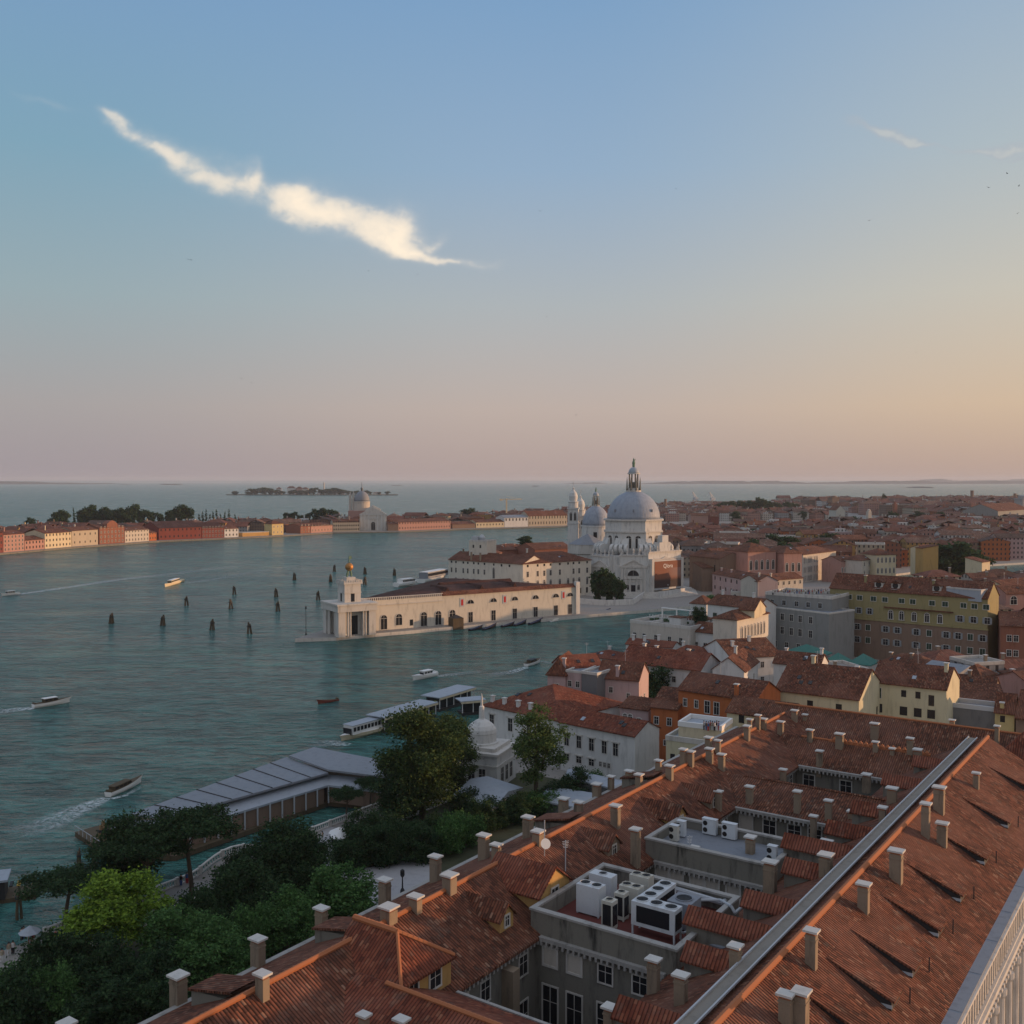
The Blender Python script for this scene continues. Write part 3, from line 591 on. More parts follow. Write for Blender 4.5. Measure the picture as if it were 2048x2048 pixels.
def dome_fn(q,b):
    p=geo(q); n=q.noise(p,.5,4,.6)
    s=q.n('ShaderNodeSeparateXYZ'); tcn=q.n('ShaderNodeTexCoord'); q.l(tcn.outputs['Object'],s.inputs[0])
    a=q.m('ARCTAN2',s.outputs[0],s.outputs[1]); rib=q.m('ABSOLUTE',q.m('SINE',q.m('MULTIPLY',a,24)))
    cc=q.mix(q.m('MULTIPLY',q.ss(n,.4,.7),.5),(.29,.33,.39),(.19,.22,.27)); cc=q.mix(q.ss(rib,0,.25,.35,0),cc,(.2,.21,.23))
    q.l(cc,b.inputs['Base Color']); bump(q,b,q.ss(rib,0,.3),.12,.6)
MT['dome']=mat('ribbed_lead_dome',(.38,.4,.43),.55,fn=dome_fn)
MB().lathe(0,0,dome,64).build('dome',['dome'],CH,smooth=True)
m=MB()
for k in range(8):
    a=2*math.pi*k/8; m.box(13.4*math.sin(a)-.35,-13.4*math.cos(a)-.5,42.2,13.4*math.sin(a)+.35,-13.4*math.cos(a)+.5,43.6)
m.build('dome_dormers',['lead'],CH)
def lantern(P,x,y,z,s,hc,statue='verdigris'):
    """open colonnaded lantern, small cap dome, figure"""
    m=MB(); m.lathe(x,y,[(3.9*s,z),(3.9*s,z+.8*s),(3.2*s,z+.8*s),(3.2*s,z+2*s)],16); m.build('lantern_base',['stone'],P)
    m=MB()
    for k in range(8):
        a=2*math.pi*(k+.5)/8; m.lathe(x+2.35*s*math.cos(a),y+2.35*s*math.sin(a),[(.42*s,z+2*s),(.36*s,z+hc)],8)
        m.lathe(x+3.7*s*math.cos(a),y+3.7*s*math.sin(a),[(.55*s,z+.8*s),(.42*s,z+2.2*s),(.25*s,z+hc*.62),(.02,z+hc*.86)],6)
    m.build('lantern_columns',['stone_dark'],P)
    MB().lathe(x,y,[(1.2*s,z+2*s),(1.2*s,z+hc*.55)],8).build('lantern_core',['stone_dark'],P)
    m=MB(); m.lathe(x,y,[(3.3*s,z+hc),(3.3*s,z+hc+.5*s),(2.9*s,z+hc+.6*s)],16); m.build('lantern_cornice',['stone'],P)
    pr=[(2.75*s*math.cos(t),z+hc+.6*s+3.1*s*math.sin(t)) for t in [R(86)*i/8 for i in range(9)]]
    MB().lathe(x,y,pr,20).build('lantern_dome',['lead_light'],P,smooth=True)
    zt=z+hc+3.7*s
    m=MB(); m.lathe(x,y,[(.5*s,zt),(.75*s,zt+.4*s),(.7*s,zt+1.4*s),(.85*s,zt+2.2*s),(.62*s,zt+3.0*s),(.3*s,zt+3.5*s),(.42*s,zt+3.9*s),(.36*s,zt+4.3*s),(.05,zt+4.7*s)],8)
    m.tube((x,y,zt+2.8*s),(x+1.0*s,y,zt+4.2*s),.14*s,5); m.build('statue',[statue],P)
lantern(CH,0,0,52.5,1.0,9.3)
# scrolled buttresses round the drum
def volute(P,a,r0,r1,z0,z1):
    m=MB(Matrix.Rotation(a,4,'Z'))
    for s in(-1,1):
        n=16; o=s*1.3
        prof=[]
        for i in range(n+1):
            t=i/n; rr=(r1-2.4)+2.5*math.cos(2*math.pi*t); zz=z0+2.9+2.5*math.sin(2*math.pi*t); prof.append((-rr,zz))
        m.ext(prof[:-1],'x',o-.8,o+.8)
    m.ext([(-r0,z0+.2),(-r0,z1),(-(r0+1.2),z1-.4),(-(r0+2.6),z0+4.8),(-(r1-1.2),z0+.2)],'x',-1.7,1.7)
    m.build('scroll_buttress',['stone_white'],P)
    m=MB(Matrix.Rotation(a,4,'Z')); y=-(r1+.2)
    m.box(-.6,y-.6,z0-1.2,.6,y+.6,z0+.5); m.lathe(0,y,[(.5,z0+.5),(.6,z0+1.4),(.45,z0+2.2),(.2,z0+2.5),(.28,z0+2.8),(.05,z0+3.1)],8); m.build('statue',['stone'],P)
for k in range(8):
    a=math.pi/8+k*math.pi/4
    for d_ in(-.13,.13): volute(CH,a+d_,14.2,21.0,20.5,29.0)
# ring of chapels: one faces the viewpoint, the main portal faces the canal (45 degrees right)
def chapel(a,wd,dep,h,main=False):
    T=Matrix.Rotation(a,4,'Z'); y=-21.5-dep
    m=MB(T); m.box(-wd/2,y,0,wd/2,-18,h,0,top=1); m.build('chapel',['stone_white','lead'],CH)
    m=MB(T)
    hh=h*.69
    m.box(-wd/2-.3,y-.7,hh,wd/2+.3,y,hh+.9)
    m.ext([(-wd/2+.6,hh+.9),(0,hh+4.2),(wd/2-.6,hh+.9),(wd/2-1.6,hh+.9),(0,hh+3.5),(-wd/2+1.6,hh+.9)],'y',y-.6,y-.01)
    m.ext([(-wd/2+1.4,hh+.9),(0,hh+3.4),(wd/2-1.4,hh+.9)],'y',y-.2,y-.005)
    for s in(-1,1):
        for o_ in(.42,.30): m.box(s*wd*o_-.55,y-.45,0,s*wd*o_+.55,y,hh)
    m.box(-wd/2-.2,y-.5,h-.6,wd/2+.2,y-.003,h+.1)
    m.build('pediment',['stone'],CH)
    m=MB(T)
    for s in(-1,-.5,0,.5,1): 
        x=s*wd*.44; m.lathe(x,y+.5,[(.55,h+.1),(.5,h+1),(.35,h+1.05),(.5,h+1.9),(.4,h+2.6),(.15,h+2.9),(.22,h+3.2),(.03,h+3.5)],7)
    m.build('roof_statues',['stone'],CH)
    if not main:
        lw=inst(None,win_mesh(wd*.42,wd*.21,'lunette'),'window',T@Vector((0,y-.02,h*.49)),a,CH)
        m=MB(T)
        m.box(-wd*.36,y-.9,h*.42,wd*.36,y,h*.47); m.box(-wd*.33,y-.5,h*.34,wd*.33,y,h*.38)
        for x in(-.27,-.12,.12,.27): m.lathe(wd*x,y-.45,[(.5,0),(.42,h*.42)],8)
        m.build('portico',['stone'],CH)
        m=MB(T); m.box(-wd*.08,y-.08,.4,wd*.08,y,h*.27,0); m.build('door',['glass'],CH)
        for s in(-1,1):
            inst(None,win_mesh(1.2,2.4,'arch'),'window',T@Vector((s*wd*.2,y-.05,h*.16)),a,CH)
chapel(0,13.6,2.4,21.0)
chapel(-math.pi/4,13.6,2.4,20.0)
chapel(math.pi/4,24.0,1.2,22.5,True)
chapel(math.pi/2,13.6,2.0,20)
T=Matrix.Rotation(math.pi/4,4,'Z'); y=-22.7
m=MB(T); m.box(-4.0,y,22.5,4,-19,27,0,top=1); m.box(-9,-20,20,9,-15,24.5,0,top=1); m.box(-2.2,y-.2,27,2.2,y+3,30.5); m.build('attic',['stone_white','lead'],CH)
# scaffold poster on the main front, set proud of the columns
def poster_fn(q,b):
    tcn=q.n('ShaderNodeTexCoord'); s=q.n('ShaderNodeSeparateXYZ'); q.l(tcn.outputs['Generated'],s.inputs[0]); x,yv,z=s.outputs
    n=q.noise(tcn.outputs['Generated'],3,4,.6)
    up=q.ss(q.m('ADD',z,q.m('MULTIPLY',n,.12)),.30,.46)
    c1=q.mix(up,(.05,.032,.03),(.22,.085,.05))
    pale=q.m('MULTIPLY',q.m('MULTIPLY',q.ss(x,.35,.8),q.ss(z,.74,.72)),q.ss(z,.28,.5))
    c1=q.mix(q.m('MULTIPLY',pale,.6),c1,(.28,.19,.17)); q.l(c1,b.inputs['Base Color'])
MT['poster']=mat('printed_orange_banner',(.3,.09,.04),.8,fn=poster_fn)
PO=empty('advertising_banner','big orange brown printed banner with white lettering covering the church front scaffold','banner',Matrix.LocRotScale((cx,cy,1.3),Matrix.Rotation(rot,3,'Z'),None)@T@Vector((0,y-2.0,0)),rot+math.pi/4)
MB().box(-9.6,-.15,4.2,9.6,.15,17.6).build('printed_sheet',['poster'],PO)
MB().box(-10.4,.2,3.2,10.4,1.2,18.2).build('scaffold_frame',['metal_grey'],PO)
m=MB(); m.box(-11.6,-.1,0,-9.9,1.9,18.9); m.box(9.9,-.1,0,11.6,1.9,18.9); m.box(-9.9,.3,18.3,9.9,1.9,18.9); m.build('frame_columns',['stone'],PO)
def text(body,size,loc,rz,matn,name,parent,rx=90):
    cu=bpy.data.curves.new(name,'FONT'); cu.body=body; cu.size=size; cu.align_x='CENTER'; cu.extrude=.02
    t_=bpy.data.objects.new('t',cu); col.objects.link(t_); me=bpy.data.meshes.new_from_object(t_.evaluated_get(bpy.context.evaluated_depsgraph_get())); bpy.data.objects.remove(t_)
    o=bpy.data.objects.new(name,me); col.objects.link(o); me.materials.clear(); me.materials.append(MT[matn]); o.parent=parent
    o.location=loc; o.rotation_euler=(R(rx),0,rz); return o
text('Qlora',2.9,(0,-.2,14.2),0,'white_paint','lettering',PO)
text('ni',1.2,(0,-.2,5.0),0,'white_paint','lettering',PO)
# second dome and bell towers behind
sx,sy=at(1191.5,1074,28); T2=(Matrix.LocRotScale((cx,cy,0),Matrix.Rotation(rot,3,'Z'),None)).inverted()
v=T2@Vector((sx*575/sy,575,0)); X2,Y2=v.x,v.y
MB().lathe(X2,Y2,[(8.0,8),(8.0,32.6),(8.4,32.7),(8.4,33.4)],28).build('rear_drum',['stone_white'],CH)
MB().lathe(X2,Y2,[(7.7*math.cos(R(88)*i/10),33.4+11.0*math.sin(R(88)*i/10)) for i in range(11)],32).build('rear_dome',['dome'],CH,smooth=True)
m=MB(); m.box(X2-1,Y2-8.15,26.8,X2+1,Y2-7.5,29.8); m.build('window',['glass'],CH)
lantern(CH,X2,Y2,44.0,.55,6.0)
mm=MB(Matrix.Translation((X2-4,Y2-10,0))); octa(mm,10,0,23.5,0); mm.build('rear_chapel',['stone'],CH)
mm=MB(Matrix.Translation((X2-4,Y2-10,0))); mm.lathe(0,0,[(11.2,23.5),(.3,29)],8,ph=math.pi/8); mm.build('rear_roof',['lead'],CH)
for zz in (10,14,18): 
    mm=MB(Matrix.Translation((X2-4,Y2-10,0))); octa(mm,10.3,zz,zz+.5); mm.build('string_course',['stone_dark'],CH)
def belltower(P,X_,Y_,w_,zb,mats=('stone_white','glass')):
    m=MB(); m.box(X_-w_/2,Y_-w_/2,0,X_+w_/2,Y_+w_/2,zb); m.box(X_-w_/2-.4,Y_-w_/2-.4,zb-9,X_+w_/2+.4,Y_+w_/2+.4,zb-8.4); m.box(X_-w_/2-.5,Y_-w_/2-.5,zb-.6,X_+w_/2+.5,Y_+w_/2+.5,zb)
    m.lathe(X_,Y_,[(w_*.47,zb),(w_*.47,zb+3),(w_*.52,zb+3.1),(w_*.52,zb+3.5),(w_*.36,zb+3.6),(w_*.40,zb+5),(w_*.43,zb+6.6),(w_*.34,zb+8.4),(w_*.15,zb+9.8),(w_*.06,zb+10.6),(w_*.10,zb+11.2),(.05,zb+12)],16)
    m.tube((X_,Y_,zb+12),(X_,Y_,zb+15),.12,5); m.tube((X_-.7,Y_,zb+13.8),(X_+.7,Y_,zb+13.8),.12,5)
    o=m.build('bell_tower',['stone_white'],P)
    for a in range(4):
        for s in(-1,1):
            inst(None,win_mesh(w_*.22,4.6,'arch'),'window',(X_+(w_/2+.02)*math.sin(a*math.pi/2)+s*w_*.2*math.cos(a*math.pi/2),Y_-(w_/2+.02)*math.cos(a*math.pi/2)+s*w_*.2*math.sin(a*math.pi/2),zb-7.2),a*math.pi/2,P)
for px,D_ in((1146.6,582),(1161,596)):
    v=T2@Vector(((px-1024)/F*D_,D_,0)); belltower(CH,v.x,v.y,5.9,43.0 if px<1150 else 38.0)
# steps and walls below the church
def block(name,label,cat,pts,z0,z1,mt,**k):
    o=MB().prism([tuple(p) for p in pts],z0,z1,0).build(name,[mt] if isinstance(mt,str) else mt); o['label']=label; o['category']=cat
    for a,b in k.items(): o[a]=b
    return o
M4=Matrix.LocRotScale((cx,cy,0),Matrix.Rotation(rot,3,'Z'),None)
def loc(x,y): v=M4@Vector((x,y,0)); return (v.x,v.y)
m=MB()
for i in range(9):
    octa(m,33-i*.9,1.3 if i==0 else 1.3+.26*i,1.3+.26*(i+1),n=8)
o=m.build('church_steps',['stone']); o.location=(cx,cy,0); o.rotation_euler=(0,0,rot); o['label']='broad stone steps ringing the white domed church'; o['category']='steps'
def wall_line(label,pts,h,t=.5,z0=1.3,matn='stone_white',name='garden_wall',cat='wall'):
    m=MB()
    for p,q in zip(pts,pts[1:]):
        p,q=Vector(p),Vector(q); d=(q-p).normalized(); n=Vector((-d.y,d.x))*t/2
        m.prism([tuple(p-n),tuple(q-n),tuple(q+n),tuple(p+n)],z0,z0+h)
    o=m.build(name,[matn]); o['label']=label; o['category']=cat; return o
wall_line('long white quay wall between the customs house and the church steps',[at(1154,1198,3.5),at(1212,1202,3.5),at(1266,1200,3.5),at(1290,1184,3.5)],2.6)
wall_line('white terrace wall at the right foot of the domed church',[at(1318,1186,4),at(1382,1176,4)],3.2)
# ---------------------------------------------------------------- white seminary
C=Vector((5.3,497.0)); 
SE=house('white four storey seminary with regular windows and a broad red roof beside the domed church',C,math.atan2(27,35.3),44.4,22,18.1,roof='hip',rh=4.2,wall='ivory',roofm='tile',name='seminary',cat='building',cornice='stone',
 wins=[('f',[3,9.2,13.4,17.4,23.4,28.8,32.4,36.2,41.6],[16.2],1.1,1.2,'dark'),('f',[3,9.2,13.4,17.4,23.4,32.4,36.2,41.6],[11.4],1.2,2.6,'frame'),('f',[3,9.2,13.4,17.4,23.4,28.8,32.4,36.2,41.6],[5.6],1.3,3.8,'arch'),('f',[32,37,41.5],[1.2],1.3,2.8,'dark'),
       ],chim=[(12,12,2.4)],z0=1.3)
house('shaded left wing of the white seminary with rows of small dark windows',(-32.6,527),math.atan2(-30,37.9),48.3,18,18.05,roof='gx',rh=3.6,wall='ivory',roofm='tile',name='seminary_wing',cat='building',wins=[('f',[2,5,10,13,17,20,24,30],[16.2],1.0,1.1,'dark'),('f',[2,5,10,13,17,20,24],[11.4],1.0,2.4,'frame'),('f',[5,10,13,17,20,24,30],[6.4],1.0,2.4,'frame'),('f',[30],[9.8],1.3,5.4,'arch'),('f',[35,40],[16.0],1.1,1.2,'dark')],chim=[(15,.4,4.4),(21,.4,4.2),(3,8,2)],detail=False)
t=hp('square white roof tower with small windows on the seminary',(938,1083),(974,1084),28.5,11,roof='flat',rh=.8,wall='ivory',roofm='lead',z0=14,wins=[('f',[2.5,6.5],[11.3,6.5],.9,1.6,'dark'),('l',2,[11,6],.9,1.6,'dark')],name='roof_tower',cat='tower')
m=MB(); m.box(1,1,14.9,4,3.5,17.2); m.lathe(5.5,4,[(1.3,14.6),(1.6,16.6),(.6,18)],10); m.build('roof_plant',['metal_grey'],t)
hp('low red roof cluster behind the seminary with a roof garden',(1000,1100),(1075,1096),15,22,roof='hip',rh=3,wall='brick',roofm='tile_dark',chim=[(4,3,2),(9,6,2),(15,4,2)])
hp('brick warehouse with a long red roof behind the seminary',(1070,1099),(1145,1096),16,24,roof='gx',rh=3.5,wall='brick',roofm='tile_dark')
hp('mixed brick house with antennas left of the roof garden',(978,1108),(1004,1104),15,18,roof='gx',rh=3,wall='rose',roofm='tile_dark',chim=[(2,3,2.5),(5,4,2)])
# ---------------------------------------------------------------- customs house with the golden ball
A0=Vector(at(730,1264,1.2)); B0=Vector(at(1153,1228,1.2)); d1=(B0-A0).normalized(); L1=(B0-A0).length
ang1=math.atan2(d1.y,d1.x)
DG=empty('customs_house','long low cream customs house with arched doors on the point of the canal','building',(A0.x,A0.y,1.2),ang1)
hE=12.0
# footprint in local coordinates (x along canal front, y away)
th=R(37); Lb=L1
foot=[(-2,0),(Lb,0),(Lb+1.5,6),(74,63),(68,65),(2,8)]
MB().prism(foot,0,hE,0).build('wall',['ivory'],DG)
MB().box(-2.3,-.35,hE-2.1,34,-.01,hE-1.7).build('cornice',['stone'],DG)
m=MB(); m.box(-2,-.25,hE+.9,34,.1,hE+1.15)
for i in range(40): m.box(-2+i*.9,-.2,hE,-1.65+i*.9,.05,hE+.9)
m.build('balustrade',['stone'],DG)
m=MB(); m.ext([(-.6,hE),(1.6,hE+1.5),(1.6,hE)],'x',34,Lb+.4); m.build('eaves_roof',['tile'],DG)
# several parallel low roofs behind the front
def zr(p,z): return (p[0],p[1],z)
m=MB(); pts=foot; cxm=(62,22)
ins=[(p[0]+(cxm[0]-p[0])*.62,p[1]+(cxm[1]-p[1])*.62) for p in pts]
for i in range(6):
    j=(i+1)%6; m.face([zr(pts[i],hE),zr(pts[j],hE),zr(ins[j],hE+2.1),zr(ins[i],hE+2.1)])
m.face([zr(p,hE+2.1) for p in ins]); m.build('roof',['tile_maroon'],DG)
m=MB()
for k in range(1,4):
    x0=22+k*17; m.ext([(x0-1.2,hE+.6),(x0,hE+2.6),(x0+1.2,hE+.6)],'y',4+k,20)
m.ext([(20,hE+1.6),(22,hE+3.0),(24,hE+1.6)],'x',44,80); m.build('roof_ridges',['tile_maroon'],DG)
doors=[]
for x_ in(1.5,8,14.5,25.5,32,38.5):
    inst(None,win_mesh(2.7,5.6 if x_ not in(1.5,14.5,38.5) else 4.4,'arch'),'arched_window',(x_,-.03,.4 if x_ not in(1.5,14.5,38.5) else 1.6),0,DG)
inst(None,win_mesh(1.4,2.4,'dark'),'window',(20,-.03,1.0),0,DG)
for i,x_ in enumerate((47,58,68.5,79,89.5,97)):
    inst(None,win_mesh(3.2,1.6,'lunette'),'lunette_window',(x_,-.03,8.0),0,DG)
    inst(None,win_mesh(2.0,4.2,'frame'),'door',(x_,-.03,.3),0,DG)
for x_ in(43,63.5,93.5): 
    m=MB(); m.box(-1.0,-.12,0,1.0,0,3.6,0); m.box(-.5,-.16,.5,.5,-.121,3.0,1); o=m.build('banner',['metal_grey','red_cloth'],DG); o.location=(x_,-.02,7.0)
m=MB(); m.box(Lb-.8,-.9,0,Lb+1.2,.9,hE+2.2); m.build('end_pier',['stone_white'],DG)
# portico tower at the point
px_,py_=at(694,1272,1.2)
TW=empty('corner_tower','white portico tower crowned by two bronze giants holding a golden ball','tower',(px_,py_+6,1.2),ang1)
m=MB()
for s in(-1,1):
    for t_ in(-1,1): m.box(s*6.2-1.4,t_*6.2-1.4,0,s*6.2+1.4,t_*6.2+1.4,9.4)
m.box(-8,-8,9.4,8,8,12.2); m.box(-4.8,-4.8,0,4.8,4.8,9.4)
m.box(-8.4,-8.4,11.8,8.4,8.4,12.4); m.build('portico',['stone'],TW)
m=MB()
for s in(-1,1):
    for t_ in(-3.6,-2.6,2.6,3.6): m.lathe(t_,s*7,[(.42,0),(.36,9.4)],8); m.lathe(s*7,t_,[(.42,0),(.36,9.4)],8)
m.build('columns',['stone'],TW)
for a in range(4): inst(None,win_mesh(2.6,7.2,'dark'),'doorway',(4.83*math.sin(a*math.pi/2),-4.83*math.cos(a*math.pi/2),.3),a*math.pi/2,TW)
m=MB(); m.box(-3.3,-3.3,12.2,3.3,3.3,19.3); m.box(-3.5,-3.5,15.9,3.5,3.5,16.2); m.box(-3.8,-3.8,19.3,3.8,3.8,20.0); m.build('upper_storey',['stone'],TW)
for a in range(4): inst(None,win_mesh(1.5,3.1,'dark'),'window',(3.32*math.sin(a*math.pi/2),-3.32*math.cos(a*math.pi/2),12.6),a*math.pi/2,TW)
m=MB()
for i in range(8):
    for s in(-1,1): m.box(-3.7+i*.96,s*3.55-.22,20,-3.2+i*.96,s*3.55+.22,20.8); m.box(s*3.55-.22,-3.7+i*.96,20,s*3.55+.22,-3.2+i*.96,20.8)
m.box(-1.8,-1.8,20,1.8,1.8,21.8); m.build('battlement',['stone'],TW)
m=MB()
for s in(-1,1):
    m.tube((s*.9,0,21.8),(s*.7,0,23.2),.35,7,r2=.45); m.tube((s*.7,0,23.2),(s*.5,0,24.2),.45,7,r2=.35); m.tube((s*.5,0,24.0),(s*.9,0,24.6),.15,5)
m.build('bronze_giants',['verdigris'],TW)
m=MB(); m.lathe(0,0,[(1.55*math.cos(R(-88+11*i*1.0)),25.6+1.55*math.sin(R(-88+11*i))) for i in range(17)],20); m.build('golden_ball',['gold'],TW,smooth=True)
m=MB(); m.lathe(0,0,[(.12,27.1),(.3,27.5),(.25,28.6),(.32,29.2),(.12,29.5),(.16,29.8),(.03,30.0)],7); m.box(0,-.05,28.6,1.0,.05,29.7); m.build('weathervane_figure',['verdigris'],TW)
def lamp(label,x,y,z=1.3,h=6.5,group=None):
    r=empty('street_lamp',label,'lamp',(x,y,z),0,group); m=MB(); m.lathe(0,0,[(.35,0),(.3,.6),(.12,.9),(.08,h-1.2)],8); m.build('pole',['metal_dark'],r)
    m=MB(); m.lathe(0,0,[(.12,h-1.2),(.32,h-.9),(.3,h-.2),(.05,h)],8); m.build('lantern',['metal_dark'],r); return r
x,y=at(612,1270,1.2); lamp('tall black iron lamp standing on the very tip of the point',x,y,1.2,11)
# south bank palaces right of the church
def hs(label,fl,fr,ze,W,**k): return hp(label,fl,fr,ze,W,**k)
hs('dark brown abbey block with tall blind walls right of the domed church',(1379,1110),(1440,1117),19,16,roof='gx',rh=3,wall='brown',roofm='tile_dark',wins=[('f',3,[9],1.0,5,'dark')])
hs('long brown abbey wing with a plain wide roof',(1440,1114),(1496,1112),19,22,roof='gx',rh=4,wall='brown',roofm='tile_dark')
hs('brown lower annexe in front of the abbey wing',(1404,1135),(1452,1134),14,12,roof='shed',rh=2,wall='brown',roofm='tile_dark')
hs('dusky pink gothic palace with five tall white arched windows',(1496,1103),(1552,1101),23,20,roof='hip',rh=4,wall='rose',roofm='tile_dark',name='palace',cat='palace',wins=[('f',5,[12],1.6,5,'arch'),('f',4,[5],1.2,3,'arch')])
hs('dark pink palace with three arched windows beside the pale stone palace',(1568,1106),(1604,1105),22,18,roof='hip',rh=3,wall='rose',roofm='tile_dark',name='palace',cat='palace',wins=[('f',3,[11,4],1.5,4.4,'arch')])
hs('pale carved stone gothic palace with rows of arched windows',(1606,1109),(1672,1101),17.5,20,roof='hip',rh=3.2,wall='pale',roofm='tile_dark',name='palace',cat='palace',wins=[('f',[1.5,3.7,6.5,8.1,9.7,11.3,14.6,17,18.8],[11,5.6,.6],1.0,3.6,'arch')])
hs('brick palace with a row of pale arched windows right of the carved palace',(1682,1122),(1715,1120),14,14,roof='gx',rh=2.4,wall='rose',roofm='tile_dark',name='palace',cat='palace',wins=[('f',6,[6],.9,3,'arch')])
hs('pale narrow palace with balconies at a canal bend',(1724,1120),(1752,1117),15,12,roof='hip',rh=2.4,wall='pale',name='palace',cat='palace',roofm='tile_dark',wins=[('f',3,[10,5],1.0,2.6,'arch')])
hs('cream palace with tall paired windows and red roof',(1752,1109),(1792,1108),18,14,roof='hip',rh=3,wall='cream',name='palace',cat='palace',wins=[('f',5,[12,6],1.0,3,'arch')])
hs('long row of low pinkish canal houses with small square windows',(1425,1146),(1515,1162),12.5,11,roof='gx',rh=2.6,wall='pink',roofm='tile_dark',wins=[('f',8,[8,3.4],1.1,1.8,'dark')],chim=[(4,3,1.6),(14,3,1.6)])
hs('pale row of canal houses with white framed attic windows',(1516,1162),(1606,1155),12.5,11,roof='gx',rh=2.4,wall='pale',roofm='tile_dark',wins=[('f',8,[8.4],1.2,1.6,'frame')],chim=[(4,3,2.2),(12,3,1.6)])
hs('orange tower house with a pantile cap in the middle distance',(1831,1094),(1846,1096),22,9,roof='shed',rh=1.5,wall='ochre')
hs('cream house with three dark arches beside the orange tower house',(1850,1096),(1870,1094),19,9,roof='gx',rh=1.6,wall='cream',wins=[('f',3,[13],1,2,'arch')])
hs('pale cream cube house glowing in low sun at the right',(1964,1124),(1980,1122),16,9,roof='shed',rh=2,wall='cream',wins=[('f',1,[9],2.2,1.5,'dark')])
# dark trees between seminary and church
# ---------------------------------------------------------------- palace block in the foreground
# local x runs along the block away from the viewpoint, local y to the left
PB=empty('palace_block','huge red tiled palace block with courtyards and dozens of chimneys filling the foreground','palace',(0,0,0),R(55))
GZ=1.3; EZ=19.5
YL=(65.5,56.9,49.4,23.3); YR=(37.0,26.5,16.9,25.0)
X0_,X1_=20,152
def roof_ext(prof,axis,a0,a1,mt='tile',t=.25):
    lo=[(p,z-t) for p,z in prof][::-1]
    return MB().ext(prof+lo,axis,a0,a1).build('roof',[mt],PB)
rL=roof_ext([(YL[0],EZ),(YL[1],YL[3]),(YL[2],EZ)],'x',X0_,156)
rR=roof_ext([(YR[0],EZ),(YR[1],YR[3]),(YR[2],EZ)],'x',X0_,151)
WX=[(50,56.5,62.8,22.4),(119,125.5,132.4,21.6),(141.8,147.3,153,22.3),(152.4,160.5,168,23.8)]   # cross wings near eave, ridge, far eave, ridge height
for i,(p,r_,q_,z_) in enumerate(WX):
    roof_ext([(p,EZ),(r_,z_),(q_,EZ)],'y',30 if i<3 else 20,54 if i<3 else 62,'tile_dark' if i else 'tile_red')
# walls
m=MB(); m.box(X0_,50.1,GZ,156,64.9,EZ-.2); m.box(X0_,17.6,GZ,151,36.4,EZ-.2)
m.build('wall',['stone_dark'],PB)
for p,r_,q_,z_ in WX: MB().box(p+.5,36.41,GZ,q_-.5,50.09,EZ-.25).build('wall',['stone_dark'],PB)
MB().box(152.5,20,GZ,167,62,EZ-.26).build('wall',['cream'],PB)
# flat roofed wings carrying plant
def terrace(a0,a1,y0,y1,zf,zp,floor):
    MB().box(a0+.3,y0+.3,GZ,a1-.3,y1-.3,zf,0,top=1).build('terrace',['stone_dark',floor],PB)
    m=MB(); t=.35
    for b in((a0,y0,a0+t,y1),(a1-t,y0,a1,y1),(a0+t,y0,a1-t,y0+t),(a0+t,y1-t,a1-t,y1)): m.box(b[0],b[1],GZ if b[0]==a0 and b[2]<a0+1 else zf-1.2,b[2],b[3],zp-.12)
    m.build('parapet',['stone_dark'],PB)
    m=MB(); t=.5
    for b in((a0-.12,y0-.12,a0+t,y1+.12),(a1-t,y0-.12,a1+.12,y1+.12),(a0+t,y0-.12,a1-t,y0+t-.1),(a0+t,y1-t+.1,a1-t,y1+.12)): m.box(b[0],b[1],zp-.117,b[2],b[3],zp+.08)
    m.build('coping',['coping'],PB)
terrace(75.2,88.2,36.3,50.6,20.2,21.7,'roof_red_paint')
terrace(97.2,105.6,36.6,50.6,20.7,21.7,'asphalt_roof')
# stone gutter cornices of the yards and of the garden side
def gutter(x0,y0,x1,y1,z=EZ,mt='coping',w_=.45):
    m=MB()
    if abs(x1-x0)>abs(y1-y0): m.box(x0,y0-w_/2,z-.28,x1,y0+w_/2,z+.06)
    else: m.box(x0-w_/2,y0,z-.28,x0+w_/2,y1,z+.06)
    n=int(max(abs(x1-x0),abs(y1-y0))/.55)
    for i in range(n):
        if abs(x1-x0)>abs(y1-y0): x=x0+(i+.5)*(x1-x0)/n; m.box(x-.1,y0-w_/2-.05,z-.62,x+.1,y0+w_/2,z-.283)
        else: y=y0+(i+.5)*(y1-y0)/n; m.box(x0-w_/2-.05,y-.1,z-.62,x0+w_/2,y+.1,z-.283)
    return m.build('cornice',[mt],PB)
MB().box(X0_,65.3,EZ-.5,158,65.8,EZ+.12).build('gutter',['coping'],PB)
gutter(62.8,49.75,75.0,49.75); gutter(88.4,49.75,97.1,49.75); gutter(105.8,49.75,119,49.75); gutter(132.2,49.75,141.9,49.75)
gutter(75.0,37.2,75.0,49.5,z=19.5); gutter(97.0,37.2,97.0,49.5,z=19.5); gutter(118.9,37.2,118.9,49.5); gutter(141.6,37.2,141.6,49.5)
MB().box(62.8,36.6,EZ-.2,63.1,49.4,EZ+.1).build('gutter',['coping'],PB)
def pw(x,y,z,w_,h,st,rz): inst(None,win_mesh(w_,h,st),'window',(x,y,z),rz,PB)
